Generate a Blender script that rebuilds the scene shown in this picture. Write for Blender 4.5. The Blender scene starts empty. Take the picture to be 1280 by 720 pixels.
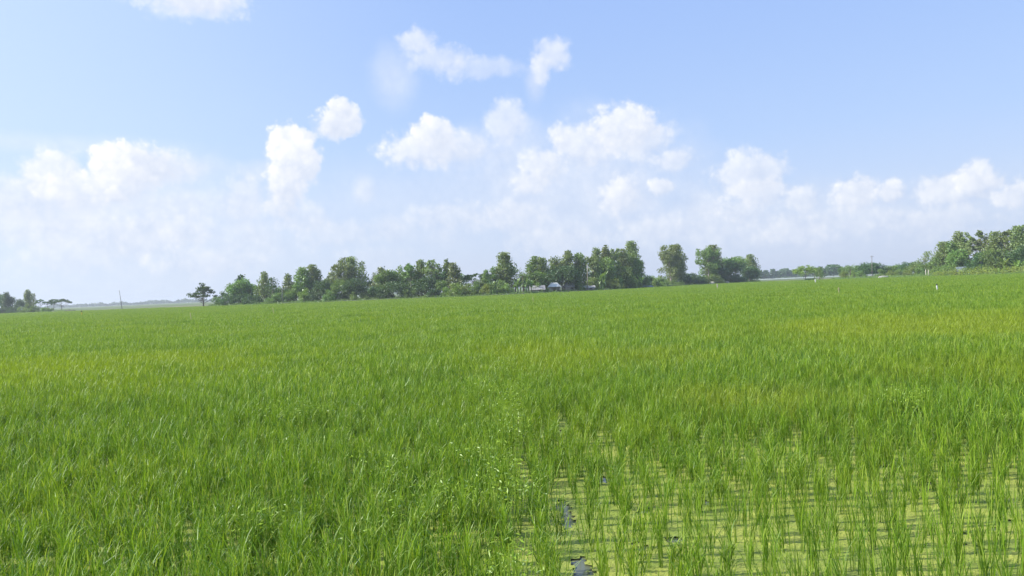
import bpy, math, random
import numpy as np
from mathutils import Vector, Matrix

SC = bpy.context.scene
COL = SC.collection
rng = np.random.default_rng(7)
random.seed(7)

# ------------------------------------------------------------------ camera model
F = 985.0                       # focal length in photo pixels (1280 wide)
H = 1.9                         # eye height above the paddy water
ROLL = math.radians(2.43)
CR, SR = math.cos(ROLL), math.sin(ROLL)

def ray(px, py):
    dx, dy = px - 640.0, 360.0 - py
    return dx * CR + dy * SR, -dx * SR + dy * CR      # sideways, up  (per F forward)

def at(px, py, depth):
    u, v = ray(px, py)
    return Vector((u * depth / F, depth, H + v * depth / F))

def hor(px):                                           # horizon row at a column
    return 360.0 - math.tan(ROLL) * (px - 640.0)

# ------------------------------------------------------------------ helpers
def tag(o, label=None, cat=None, group=None, kind=None):
    if label: o['label'] = label
    if cat: o['category'] = cat
    if group: o['group'] = group
    if kind: o['kind'] = kind
    return o

def empty(name, loc, rz=0.0):
    o = bpy.data.objects.new(name, None)
    COL.objects.link(o)
    o.location = loc
    o.rotation_euler = (0, 0, rz)
    o.empty_display_size = 0.3
    return o

class MB:
    """collects vertices and faces, becomes one mesh object"""
    def __init__(self):
        self.v, self.f, self.n = [], [], 0
        self.tv = []                                   # per vertex value 0..1
    def add(self, v, f, t=None):
        v = np.asarray(v, dtype=np.float64).reshape(-1, 3)
        self.v.append(v)
        self.f += [tuple(int(i) + self.n for i in q) for q in f]
        self.tv.append(np.zeros(len(v)) if t is None else np.asarray(t, dtype=np.float64))
        self.n += len(v)
    def quads(self, v, t=None):
        v = np.asarray(v).reshape(-1, 3)
        k = len(v) // 4
        self.v.append(v)
        b = np.arange(k * 4).reshape(-1, 4) + self.n
        self.f += b.tolist()
        self.tv.append(np.zeros(len(v)) if t is None else np.asarray(t, dtype=np.float64))
        self.n += len(v)
    def box(self, c, s, rz=0.0, taper=1.0):
        cx, cy, cz = c; sx, sy, sz = s[0] / 2, s[1] / 2, s[2] / 2
        v = []
        for z, k in ((-sz, 1.0), (sz, taper)):
            for x, y in ((-sx, -sy), (sx, -sy), (sx, sy), (-sx, sy)):
                x, y = x * k, y * k
                v.append((cx + x * math.cos(rz) - y * math.sin(rz), cy + x * math.sin(rz) + y * math.cos(rz), cz + z))
        self.add(v, [(0, 3, 2, 1), (4, 5, 6, 7), (0, 1, 5, 4), (1, 2, 6, 5), (2, 3, 7, 6), (3, 0, 4, 7)])
    def tube(self, pts, rad, sides=6):
        pts = [Vector(p) for p in pts]
        v = []
        for i, p in enumerate(pts):
            d = (pts[min(i + 1, len(pts) - 1)] - pts[max(i - 1, 0)]).normalized()
            a = d.cross(Vector((0.31, 0.95, 0.05))).normalized(); b = d.cross(a)
            for k in range(sides):
                an = 2 * math.pi * k / sides
                v.append(p + (a * math.cos(an) + b * math.sin(an)) * rad[i])
        f = []
        for i in range(len(pts) - 1):
            for k in range(sides):
                q = i * sides
                f.append((q + k, q + (k + 1) % sides, q + sides + (k + 1) % sides, q + sides + k))
        f.append(tuple(range(sides))[::-1])
        f.append(tuple((len(pts) - 1) * sides + k for k in range(sides)))
        self.add(v, f, None)
    def mesh(self, name, mat, smooth=False, tname=None):
        me = bpy.data.meshes.new(name)
        V = np.concatenate(self.v) if self.v else np.zeros((0, 3))
        me.from_pydata(V.tolist(), [], self.f)
        if tname:
            a = me.attributes.new(tname, 'FLOAT', 'POINT')
            a.data.foreach_set('value', np.concatenate(self.tv).astype(np.float32))
        me.materials.append(mat)
        if smooth:
            me.polygons.foreach_set('use_smooth', [True] * len(me.polygons))
        me.update()
        return me
    def build(self, name, mat, parent=None, smooth=False, tname=None):
        o = bpy.data.objects.new(name, self.mesh(name, mat, smooth, tname))
        COL.objects.link(o)
        if parent: o.parent = parent
        return o

def lattice(seed, n=64):
    return np.random.default_rng(seed).random((n, n))
_L = {}
def vnoise(x, y, scale, seed=0):
    """smooth value noise 0..1 on arrays"""
    if seed not in _L: _L[seed] = lattice(seed)
    L = _L[seed]; n = L.shape[0]
    x = np.asarray(x) / scale; y = np.asarray(y) / scale
    xi = np.floor(x).astype(int); yi = np.floor(y).astype(int)
    fx = x - xi; fy = y - yi
    fx = fx * fx * (3 - 2 * fx); fy = fy * fy * (3 - 2 * fy)
    a = L[xi % n, yi % n]; b = L[(xi + 1) % n, yi % n]; c = L[xi % n, (yi + 1) % n]; d = L[(xi + 1) % n, (yi + 1) % n]
    return (a * (1 - fx) + b * fx) * (1 - fy) + (c * (1 - fx) + d * fx) * fy

def sstep(a, b, x):
    t = np.clip((np.asarray(x, dtype=float) - a) / (b - a), 0, 1)
    return t * t * (3 - 2 * t)

# ------------------------------------------------------------------ materials
class NT:
    def __init__(self, tree): self.t = tree
    def n(self, typ, **kw):
        nd = self.t.nodes.new(typ)
        for k, v in kw.items():
            if k == 'inp':
                for s, x in v.items(): nd.inputs[s].default_value = x
            else: setattr(nd, k, v)
        return nd
    def l(self, a, b): self.t.links.new(a, b)
    def math(self, op, a, b=None, c=None, clamp=False):
        nd = self.t.nodes.new('ShaderNodeMath'); nd.operation = op; nd.use_clamp = clamp
        for i, x in enumerate((a, b, c)):
            if x is None: continue
            if isinstance(x, (int, float)): nd.inputs[i].default_value = x
            else: self.l(x, nd.inputs[i])
        return nd.outputs[0]
    def mix(self, fac, a, b, blend='MIX'):
        nd = self.t.nodes.new('ShaderNodeMix'); nd.data_type = 'RGBA'; nd.blend_type = blend
        for s, x in ((nd.inputs[0], fac), (nd.inputs[6], a), (nd.inputs[7], b)):
            if isinstance(x, (int, float)): s.default_value = x
            elif isinstance(x, tuple): s.default_value = x if len(x) == 4 else (*x, 1)
            else: self.l(x, s)
        return nd.outputs[2]
    def smooth(self, x, lo, hi):
        nd = self.t.nodes.new('ShaderNodeMapRange'); nd.interpolation_type = 'SMOOTHSTEP'
        self.l(x, nd.inputs[0]); nd.inputs[1].default_value = lo; nd.inputs[2].default_value = hi
        return nd.outputs[0]

def newmat(name):
    m = bpy.data.materials.new(name); m.use_nodes = True
    m.node_tree.nodes.clear()
    g = NT(m.node_tree)
    out = g.n('ShaderNodeOutputMaterial')
    return m, g, out

def pos_noise(g, scale, detail=3.0, rough=0.5):
    ge = g.n('ShaderNodeNewGeometry')
    nz = g.n('ShaderNodeTexNoise', inp={'Scale': scale, 'Detail': detail, 'Roughness': rough})
    g.l(ge.outputs['Position'], nz.inputs['Vector'])
    return nz.outputs['Fac']

def leaf_shader(g, out, color, trans_tint, trans=0.35, gloss=0.06, rough=0.45):
    d = g.n('ShaderNodeBsdfDiffuse'); g.l(color, d.inputs['Color'])
    t = g.n('ShaderNodeBsdfTranslucent'); g.l(g.mix(1.0, color, trans_tint, 'MULTIPLY'), t.inputs['Color'])
    s = g.n('ShaderNodeBsdfGlossy', inp={'Roughness': rough, 'Color': (0.9, 0.95, 0.9, 1)})
    m1 = g.n('ShaderNodeMixShader', inp={0: trans}); g.l(d.outputs[0], m1.inputs[1]); g.l(t.outputs[0], m1.inputs[2])
    fr = g.n('ShaderNodeFresnel', inp={'IOR': 1.4})
    m2 = g.n('ShaderNodeMixShader'); g.l(g.math('MULTIPLY', fr.outputs[0], gloss * 10, clamp=True), m2.inputs[0])
    g.l(m1.outputs[0], m2.inputs[1]); g.l(s.outputs[0], m2.inputs[2])
    g.l(m2.outputs[0], out.inputs[0])

def rice_material():
    m, g, out = newmat('rice_leaf')
    ge = g.n('ShaderNodeNewGeometry')
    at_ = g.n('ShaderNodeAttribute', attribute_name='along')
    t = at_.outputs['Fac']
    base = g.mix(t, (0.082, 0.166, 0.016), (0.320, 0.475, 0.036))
    # each blade a little different
    isl = ge.outputs['Random Per Island']
    base = g.mix(g.math('MULTIPLY', isl, 0.75), base, (0.145, 0.300, 0.028))
    wn = g.n('ShaderNodeTexWhiteNoise', noise_dimensions='1D'); g.l(isl, wn.inputs['W'])
    base = g.mix(g.math('MULTIPLY', g.math('GREATER_THAN', wn.outputs['Value'], 0.64), 0.55), base, (0.060, 0.145, 0.028))
    base = g.mix(g.math('MULTIPLY', g.math('LESS_THAN', wn.outputs['Value'], 0.22), 0.65), base, (0.420, 0.530, 0.095))
    pale = g.math('GREATER_THAN', isl, 0.95)
    base = g.mix(g.math('MULTIPLY', pale, 0.6), base, (0.34, 0.37, 0.11))
    # broad drifts of yellower and of deeper green crop
    sep = g.n('ShaderNodeSeparateXYZ'); g.l(ge.outputs['Position'], sep.inputs[0])
    nz = pos_noise(g, 0.16, 4, 0.62)
    base = g.mix(g.math('MULTIPLY', g.smooth(nz, 0.45, 0.72), 0.42), base, (0.320, 0.410, 0.028))
    nz2 = pos_noise(g, 0.7, 3, 0.6)
    base = g.mix(g.math('MULTIPLY', g.smooth(nz2, 0.52, 0.72), 0.35), base, (0.080, 0.200, 0.030))
    for (cx, cy, rx, ry, a, c) in ((14.0, 22.5, 10, 7.5, 0.42, (0.40, 0.450, 0.040)), (-13, 21, 8, 6, 0.45, (0.34, 0.430, 0.022)),
                                   (3.2, 17, 1.6, 2.5, 0.25, (0.38, 0.43, 0.04)), (0.5, 19, 2.0, 6, 0.4, (0.35, 0.43, 0.03)),
                                   (3.5, 10.5, 1.6, 1.6, 0.45, (0.38, 0.43, 0.05)), (8, 12, 3, 2.2, 0.3, (0.38, 0.43, 0.04))):
        u = g.math('DIVIDE', g.math('SUBTRACT', sep.outputs[0], cx), rx); v = g.math('DIVIDE', g.math('SUBTRACT', sep.outputs[1], cy), ry)
        r = g.math('SQRT', g.math('ADD', g.math('MULTIPLY', u, u), g.math('MULTIPLY', v, v)))
        r = g.math('ADD', r, g.math('MULTIPLY', g.math('SUBTRACT', nz2, 0.5), 1.6))
        k = g.math('SUBTRACT', 1.0, g.smooth(r, 0.25, 1.15))
        base = g.mix(g.math('MULTIPLY', k, a), base, c)
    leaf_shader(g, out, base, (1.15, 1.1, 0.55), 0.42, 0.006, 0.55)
    return m

def crown_material(name, c1, c2, c3):
    m, g, out = newmat(name)
    ge = g.n('ShaderNodeNewGeometry'); oi = g.n('ShaderNodeObjectInfo')
    col = g.mix(ge.outputs['Random Per Island'], c1, c2)
    nz = pos_noise(g, 0.45, 2)
    col = g.mix(g.smooth(nz, 0.45, 0.65), col, c3)
    hs = g.n('ShaderNodeHueSaturation')
    g.l(g.math('MULTIPLY_ADD', oi.outputs['Random'], 0.03, 0.495), hs.inputs['Hue'])
    g.l(g.math('MULTIPLY_ADD', oi.outputs['Random'], 0.5, 1.02), hs.inputs['Value'])
    g.l(col, hs.inputs['Color'])
    leaf_shader(g, out, hs.outputs[0], (1.2, 1.15, 0.5), 0.30, 0.012, 0.6)
    return m

def plain(name, c1, c2=None, scale=4.0, rough=0.8, bump=0.0, metallic=0.0, coords='Object'):
    m, g, out = newmat(name)
    p = g.n('ShaderNodeBsdfPrincipled', inp={'Roughness': rough, 'Metallic': metallic})
    tc = g.n('ShaderNodeTexCoord')
    nz = g.n('ShaderNodeTexNoise', inp={'Scale': scale, 'Detail': 5.0, 'Roughness': 0.6})
    g.l(tc.outputs[coords], nz.inputs['Vector'])
    g.l(g.mix(g.smooth(nz.outputs['Fac'], 0.35, 0.65), c1, c2 or tuple(0.75 * x for x in c1)), p.inputs['Base Color'])
    if bump:
        b = g.n('ShaderNodeBump', inp={'Strength': bump, 'Distance': 0.05}); g.l(nz.outputs['Fac'], b.inputs['Height']); g.l(b.outputs[0], p.inputs['Normal'])
    g.l(p.outputs[0], out.inputs[0])
    return m

def corrugated(name, c1, c2):
    m, g, out = newmat(name)
    p = g.n('ShaderNodeBsdfPrincipled', inp={'Roughness': 0.55})
    tc = g.n('ShaderNodeTexCoord')
    w = g.n('ShaderNodeTexWave', inp={'Scale': 4.0, 'Distortion': 0.0}); g.l(tc.outputs['Object'], w.inputs['Vector'])
    nz = g.n('ShaderNodeTexNoise', inp={'Scale': 1.3, 'Detail': 5.0}); g.l(tc.outputs['Object'], nz.inputs['Vector'])
    g.l(g.mix(g.smooth(nz.outputs['Fac'], 0.45, 0.7), c1, c2), p.inputs['Base Color'])
    b = g.n('ShaderNodeBump', inp={'Strength': 0.5, 'Distance': 0.03}); g.l(w.outputs['Fac'], b.inputs['Height']); g.l(b.outputs[0], p.inputs['Normal'])
    g.l(p.outputs[0], out.inputs[0])
    return m

M = {}
M['rice'] = rice_material()
M['euc'] = crown_material('eucalyptus_leaf', (0.136, 0.183, 0.059), (0.224, 0.266, 0.094), (0.177, 0.212, 0.071))
M['mid'] = crown_material('broad_leaf', (0.112, 0.188, 0.043), (0.188, 0.263, 0.060), (0.144, 0.200, 0.045))
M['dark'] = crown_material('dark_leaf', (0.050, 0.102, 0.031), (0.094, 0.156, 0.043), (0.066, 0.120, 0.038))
M['light'] = crown_material('light_leaf', (0.160, 0.235, 0.045), (0.240, 0.310, 0.060), (0.190, 0.250, 0.050))
M['yellow'] = crown_material('yellow_green_leaf', (0.200, 0.250, 0.040), (0.290, 0.320, 0.055), (0.170, 0.230, 0.040))
M['banana'] = crown_material('banana_leaf', (0.130, 0.215, 0.050), (0.200, 0.280, 0.080), (0.160, 0.230, 0.060))
M['weed'] = crown_material('weed_leaf', (0.190, 0.300, 0.030), (0.300, 0.390, 0.060), (0.235, 0.335, 0.034))
M['bark'] = plain('bark', (0.16, 0.12, 0.08), (0.09, 0.07, 0.05), 3.0)
M['pale_bark'] = plain('pale_bark', (0.42, 0.38, 0.31), (0.26, 0.22, 0.17), 2.0)
M['pole'] = plain('weathered_pole', (0.22, 0.20, 0.18), (0.14, 0.13, 0.12), 3.0)
M['concrete'] = plain('concrete', (0.40, 0.39, 0.36), (0.28, 0.27, 0.25), 3.0)
M['bamboo'] = plain('bamboo', (0.45, 0.42, 0.20), (0.33, 0.30, 0.14), 6.0)
M['white_cloth'] = plain('white_cloth', (0.80, 0.80, 0.76), (0.66, 0.66, 0.62), 8.0)
M['yellow_cloth'] = plain('yellow_cloth', (0.70, 0.62, 0.08), (0.55, 0.48, 0.06), 8.0)
M['dark_cloth'] = plain('dark_cloth', (0.05, 0.05, 0.05), (0.03, 0.03, 0.03), 8.0)
M['tin_white'] = corrugated('pale_tin', (0.66, 0.66, 0.63), (0.48, 0.47, 0.44))
M['tin_grey'] = corrugated('grey_tin', (0.34, 0.33, 0.33), (0.25, 0.22, 0.21))
M['wall'] = plain('mud_wall', (0.42, 0.37, 0.32), (0.30, 0.26, 0.22), 2.0)
M['opening'] = plain('dark_opening', (0.04, 0.035, 0.03))
M['tarp'] = plain('blue_grey_tarpaulin', (0.23, 0.27, 0.30), (0.17, 0.21, 0.24), 2.0, 0.5)
M['straw'] = plain('pale_straw', (0.66, 0.63, 0.52), (0.50, 0.46, 0.36), 5.0, 0.9, 0.6)
M['earth'] = plain('dark_earth', (0.07, 0.075, 0.04), (0.045, 0.06, 0.025), 1.5, 0.95, 0.5)  # shade of the banks put into the colour

# ------------------------------------------------------------------ field edge and ground
EDGE_PX = [(-260, 402.4), (0, 391.6), (90, 388.4), (150, 386.2), (260, 382.4), (340, 379.6), (450, 375.2), (570, 370.6), (660, 366.8),
           (760, 361.8), (860, 356.0), (950, 351.6), (1060, 348.2), (1165, 344.6), (1280, 341.2), (1560, 330.0)]
CAN = 0.48
_tx, _dp = [], []
for px, py in EDGE_PX:
    u, v = ray(px, py)
    _tx.append(u / F); _dp.append((H - CAN) * F / -v)
def edge_depth(tanaz):
    return np.interp(tanaz, _tx, _dp)
def edge_at(px):
    return float(edge_depth(ray(px, hor(px))[0] / F))
LAND = 0.38                                            # village ground above the water

def ground_height(X, Y):
    X = np.asarray(X, float); Y = np.asarray(Y, float)
    ta = np.where(Y > 1, X / np.maximum(Y, 1), np.sign(X) * 3)
    E = edge_depth(np.clip(ta, -1.2, 1.2))
    depth = np.where(Y > 1, np.maximum(Y, np.abs(X) * 0.8), np.hypot(X, Y))
    return -0.10 + (LAND + 0.10) * sstep(-0.2, 2.6, depth - E)

def make_ground():
    th = np.concatenate([np.linspace(-48, 48, 193), np.linspace(51, 309, 87)])
    rr = np.concatenate([[0.0, 2, 5, 10, 20, 40, 70, 100], np.arange(120, 420, 2.0), [440, 480, 550, 650, 800, 1000, 1400, 2000, 3000, 5000, 8000, 12000]])
    T, R = np.meshgrid(np.radians(th), rr)
    X = R * np.sin(T); Y = R * np.cos(T)
    Z = ground_height(X, Y) + 0.12 * (vnoise(X + 3000, Y + 3000, 7, 3) - 0.5) * sstep(0.2, 0.35, ground_height(X, Y))
    n = len(th)
    V = np.stack([X, Y, Z], -1).reshape(-1, 3)
    f = []
    for i in range(len(rr) - 1):
        a = i * n
        for j in range(n):
            k = (j + 1) % n
            f.append((a + j, a + n + j, a + n + k, a + k)[::-1])
    m, g, out = newmat('ground_soil')
    p = g.n('ShaderNodeBsdfPrincipled', inp={'Roughness': 0.95})
    nz = pos_noise(g, 0.09, 6, 0.6); nb = pos_noise(g, 0.012, 4, 0.55)
    col = g.mix(g.smooth(nz, 0.40, 0.62), (0.085, 0.125, 0.030), (0.19, 0.17, 0.085))
    far = g.mix(g.smooth(nb, 0.44, 0.60), (0.075, 0.125, 0.030), (0.13, 0.15, 0.055))
    ge = g.n('ShaderNodeNewGeometry')
    ln = g.n('ShaderNodeVectorMath', operation='LENGTH'); g.l(ge.outputs['Position'], ln.inputs[0])
    col = g.mix(g.smooth(ln.outputs['Value'], 260.0, 420.0), col, far)
    g.l(col, p.inputs['Base Color'])
    b = g.n('ShaderNodeBump', inp={'Strength': 0.6, 'Distance': 0.2}); g.l(nz, b.inputs['Height']); g.l(b.outputs[0], p.inputs['Normal'])
    g.l(p.outputs[0], out.inputs[0])
    mb = MB(); mb.add(V, f)
    tag(mb.build('ground', m, smooth=True), kind='structure')
make_ground()

def make_water():
    mb = MB()
    th = np.radians(np.linspace(-46, 46, 93))
    v = [(0, -12, 0)]
    for t in th:
        ta = math.tan(t); d = float(edge_depth(ta)) + 1.0
        v.append((ta * d, d, 0.0))
    v += [(60, -12, 0)]
    v.insert(1, (-60, -12, 0))
    f = [(0, i + 1, i) for i in range(1, len(v) - 1)]
    mb.add(v, f)
    m, g, out = newmat('paddy_water')
    p = g.n('ShaderNodeBsdfPrincipled', inp={'Base Color': (0.110, 0.120, 0.075, 1), 'Roughness': 0.06, 'IOR': 1.33})
    nz = pos_noise(g, 9.0, 2)
    b = g.n('ShaderNodeBump', inp={'Strength': 0.12, 'Distance': 0.02}); g.l(nz, b.inputs['Height']); g.l(b.outputs[0], p.inputs['Normal'])
    g.l(p.outputs[0], out.inputs[0])
    tag(mb.build('water', m), kind='structure')
make_water()

def make_duckweed():
    c = 0.022
    xs = np.arange(-5, 9.01, c); ys = np.arange(2.0, 14.01, c)
    X, Y = np.meshgrid(xs, ys)
    jx = rng.normal(0, c * 0.22, X.shape); jy = rng.normal(0, c * 0.22, X.shape)
    Xj, Yj = X + jx, Y + jy
    dens = vnoise(Xj + 50, Yj + 50, 0.45, 11) * 0.45 + vnoise(Xj + 50, Yj + 50, 0.13, 12) * 0.3 + rng.random(X.shape) * 0.25
    thr = 0.13 + 0.0 * X
    lane = np.exp(-((Xj - 0.36 - 0.05 * (vnoise(Yj + 9, Yj, 0.5, 4) - .5)) / 0.055) ** 2) * sstep(9.5, 7.0, Yj)
    thr = thr + 0.31 * lane
    for hx, hy, r in ((1.14, 5.75, 0.13), (0.83, 7.6, 0.15), (1.54, 6.7, 0.13), (1.0, 6.5, 0.10), (2.4, 6.2, 0.08), (3.6, 7.0, 0.09), (4.6, 9.1, 0.34), (-1.86, 9.2, 0.30), (-1.1, 8.3, 0.25), (-3.3, 7.6, 0.16), (-2.9, 5.4, 0.16), (-1.75, 5.2, 0.14), (-4.0, 6.4, 0.14)):  # hole by the right weed clump bares dark water to stand for shade
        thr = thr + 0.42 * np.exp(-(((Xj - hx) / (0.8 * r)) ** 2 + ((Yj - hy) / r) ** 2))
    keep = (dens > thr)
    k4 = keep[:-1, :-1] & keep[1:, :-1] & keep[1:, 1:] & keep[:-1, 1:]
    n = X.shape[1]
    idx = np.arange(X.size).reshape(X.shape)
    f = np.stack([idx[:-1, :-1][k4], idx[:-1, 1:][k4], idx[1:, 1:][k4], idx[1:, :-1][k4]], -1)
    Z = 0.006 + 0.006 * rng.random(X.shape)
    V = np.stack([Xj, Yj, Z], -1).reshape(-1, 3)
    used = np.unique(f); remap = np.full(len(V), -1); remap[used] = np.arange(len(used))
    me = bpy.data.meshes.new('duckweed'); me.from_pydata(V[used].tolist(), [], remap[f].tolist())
    m, g, out = newmat('duckweed')
    ge = g.n('ShaderNodeNewGeometry')
    vo = g.n('ShaderNodeTexVoronoi', inp={'Scale': 70.0}); g.l(ge.outputs['Position'], vo.inputs['Vector'])
    nz = pos_noise(g, 2.2, 5, 0.65); n2 = pos_noise(g, 18.0, 3)
    col = g.mix(g.smooth(nz, 0.40, 0.62), (0.215, 0.280, 0.034), (0.325, 0.355, 0.058))
    col = g.mix(g.math('MULTIPLY', g.smooth(n2, 0.55, 0.72), 0.5), col, (0.15, 0.19, 0.04))
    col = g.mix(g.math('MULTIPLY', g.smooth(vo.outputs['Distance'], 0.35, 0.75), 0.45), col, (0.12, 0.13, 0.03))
    p = g.n('ShaderNodeBsdfPrincipled', inp={'Roughness': 0.7}); g.l(col, p.inputs['Base Color'])
    b = g.n('ShaderNodeBump', inp={'Strength': 0.5, 'Distance': 0.004}); g.l(vo.outputs['Distance'], b.inputs['Height']); g.l(b.outputs[0], p.inputs['Normal'])
    g.l(p.outputs[0], out.inputs[0])
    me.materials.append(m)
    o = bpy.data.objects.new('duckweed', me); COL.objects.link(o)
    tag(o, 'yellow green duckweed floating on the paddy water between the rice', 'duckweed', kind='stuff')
make_duckweed()

# ------------------------------------------------------------------ rice
def blades(mb, bx, by, hgt, lean, width, nseg=3, droop=0.25, z0=0.0, top=0.6):
    """adds N blades; all arrays of length N"""
    N = len(bx)
    az = rng.random(N) * 2 * np.pi
    fa = az + np.pi / 2 + rng.normal(0, 0.7, N)
    dirx, diry = np.cos(az), np.sin(az)
    wx, wy = np.cos(fa), np.sin(fa)
    dr = droop * rng.random(N) ** 2 * 2
    ts = np.linspace(0, 1, nseg + 1)
    rows = []
    for t in ts:
        off = hgt * (lean * (0.35 * t + 0.65 * t * t) + dr * t ** 3 * 0.6)
        z = z0 + hgt * (t - dr * 0.55 * t ** 3 - 0.25 * lean * t * t)
        px = bx + dirx * off; py = by + diry * off
        w = width * (0.60 + 0.9 * t - 1.43 * t * t) if nseg > 2 else width * (1 - 0.85 * t)
        w = np.maximum(w, width * 0.06) * 0.5
        rows.append((np.stack([px - wx * w, py - wy * w, z], -1), np.stack([px + wx * w, py + wy * w, z], -1)))
    V = np.zeros((N, 2 * (nseg + 1), 3)); T = np.zeros((N, 2 * (nseg + 1)))
    for i, (a, b) in enumerate(rows):
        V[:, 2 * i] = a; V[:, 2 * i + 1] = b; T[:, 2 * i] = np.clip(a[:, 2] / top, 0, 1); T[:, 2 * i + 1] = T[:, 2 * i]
    k = 2 * (nseg + 1)
    base = (np.arange(N) * k)[:, None]
    F_ = []
    for i in range(nseg):
        q = np.concatenate([base + 2 * i, base + 2 * i + 1, base + 2 * i + 3, base + 2 * i + 2], 1)
        F_.append(q)
    mb.add(V.reshape(-1, 3), np.concatenate(F_).tolist(), T.reshape(-1))

SRC = bpy.data.collections.new('rice_sources')         # never linked to the scene
def source_coll(name, meshes):
    c = bpy.data.collections.new(name)
    for i, me in enumerate(meshes):
        o = bpy.data.objects.new('%s_%03d' % (name, i), me)
        c.objects.link(o)
    return c

def tillers(mb, bx, by, spread, stem_h, per, l0, l1, lean, width, nseg, droop, top):
    """stems at bx, by, each with leaves that leave it at different heights"""
    N = len(bx)
    sx = bx + rng.normal(0, spread, N); sy = by + rng.normal(0, spread, N)
    sh = stem_h * (0.75 + 0.5 * rng.random(N))
    blades(mb, bx, by, sh, np.full(N, 0.10), np.full(N, width * 0.8), 2, 0.02, 0.0, top)
    k = np.repeat(np.arange(N), per)
    z0 = sh[k] * (0.30 + 0.70 * rng.random(N * per))
    ln = l0 + (l1 - l0) * rng.random(N * per)
    le = np.abs(rng.normal(0, lean, N * per)) + 0.10
    fx = bx[k] + (sx - bx)[k] * z0 / sh[k]; fy = by[k] + (sy - by)[k] * z0 / sh[k]
    blades(mb, fx, fy, ln, le, width * (0.7 + 0.6 * rng.random(N * per)), nseg, droop, z0, top)

def clump_mesh(name, n, stem_h, per, l0, l1, rad, lean, width, nseg=4, droop=0.25):
    mb = MB()
    a = rng.random(n) * 2 * np.pi; r = rad * np.sqrt(rng.random(n))
    tillers(mb, r * np.cos(a), r * np.sin(a), 0.030, stem_h, per, l0, l1, lean, width, nseg, droop, 0.5)
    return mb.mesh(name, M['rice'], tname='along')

full_meshes = [clump_mesh('rice_clump', 15, 0.30, 4, 0.10, 0.22, 0.045, 0.32, 0.0085, 3, 0.26) for _ in range(12)]
thin_meshes = [clump_mesh('rice_plant', int(rng.integers(5, 10)), 0.24, 3, 0.13, 0.25, 0.016, 0.18, 0.0075, 4, 0.14) for _ in range(12)]

def patch_mesh(name, size, n, per, stem_h, l0, l1, lean, width, nseg):
    mb = MB()
    bx = (rng.random(n) - 0.5) * size * 1.04; by = (rng.random(n) - 0.5) * size * 1.04
    tillers(mb, bx, by, 0.03, stem_h, per, l0, l1, lean, width, nseg, 0.24, 0.5)
    return mb.mesh(name, M['rice'], tname='along')

mid_meshes = [patch_mesh('rice_patch', 0.8, 170, 3, 0.30, 0.11, 0.23, 0.32, 0.0115, 3) for _ in range(8)]
far_meshes = [patch_mesh('rice_stand', 3.0, 1200, 2, 0.30, 0.14, 0.24, 0.32, 0.022, 2) for _ in range(8)]

def scatter_object(name, layers):
    """layers: list of (points, rot, scale, idx, collection) joined in one geometry-nodes object"""
    me = bpy.data.meshes.new(name)
    P = np.concatenate([l[0] for l in layers]); n = len(P)
    me.from_pydata(P.tolist(), [], [])
    def fv(nm, arr, typ, key):
        a = me.attributes.new(nm, typ, 'POINT'); a.data.foreach_set(key, arr)
    fv('rot', np.concatenate([l[1] for l in layers]).astype(np.float32).ravel(), 'FLOAT_VECTOR', 'vector')
    fv('scl', np.concatenate([l[2] for l in layers]).astype(np.float32).ravel(), 'FLOAT_VECTOR', 'vector')
    fv('idx', np.concatenate([l[3] for l in layers]).astype(np.int32), 'INT', 'value')
    fv('layer', np.concatenate([np.full(len(l[0]), i) for i, l in enumerate(layers)]).astype(np.int32), 'INT', 'value')
    o = bpy.data.objects.new(name, me); COL.objects.link(o)
    ng = bpy.data.node_groups.new(name + '_nodes', 'GeometryNodeTree')
    ng.interface.new_socket('Geometry', in_out='INPUT', socket_type='NodeSocketGeometry')
    ng.interface.new_socket('Geometry', in_out='OUTPUT', socket_type='NodeSocketGeometry')
    gi = ng.nodes.new('NodeGroupInput'); go = ng.nodes.new('NodeGroupOutput')
    jn = ng.nodes.new('GeometryNodeJoinGeometry')
    def named(nm, typ):
        nd = ng.nodes.new('GeometryNodeInputNamedAttribute'); nd.data_type = typ; nd.inputs['Name'].default_value = nm
        return nd.outputs['Attribute']
    e2r = ng.nodes.new('FunctionNodeEulerToRotation'); ng.links.new(named('rot', 'FLOAT_VECTOR'), e2r.inputs[0])
    sc = named('scl', 'FLOAT_VECTOR'); ix = named('idx', 'INT'); ly = named('layer', 'INT')
    for i, l in enumerate(layers):
        ci = ng.nodes.new('GeometryNodeCollectionInfo'); ci.inputs['Collection'].default_value = l[4]
        ci.inputs['Separate Children'].default_value = True; ci.inputs['Reset Children'].default_value = True
        cmp_ = ng.nodes.new('FunctionNodeCompare'); cmp_.data_type = 'INT'; cmp_.operation = 'EQUAL'
        isock = [s for s in cmp_.inputs if s.type == 'INT']
        ng.links.new(ly, isock[0]); isock[1].default_value = i
        ip = ng.nodes.new('GeometryNodeInstanceOnPoints'); ip.inputs['Pick Instance'].default_value = True
        ng.links.new(gi.outputs[0], ip.inputs['Points']); ng.links.new(cmp_.outputs[0], ip.inputs['Selection'])
        ng.links.new(ci.outputs[0], ip.inputs['Instance']); ng.links.new(ix, ip.inputs['Instance Index'])
        ng.links.new(e2r.outputs[0], ip.inputs['Rotation']); ng.links.new(sc, ip.inputs['Scale'])
        ng.links.new(ip.outputs[0], jn.inputs[0])
    ng.links.new(jn.outputs[0], go.inputs[0])
    md = o.modifiers.new('scatter', 'NODES'); md.node_group = ng
    return o

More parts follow.
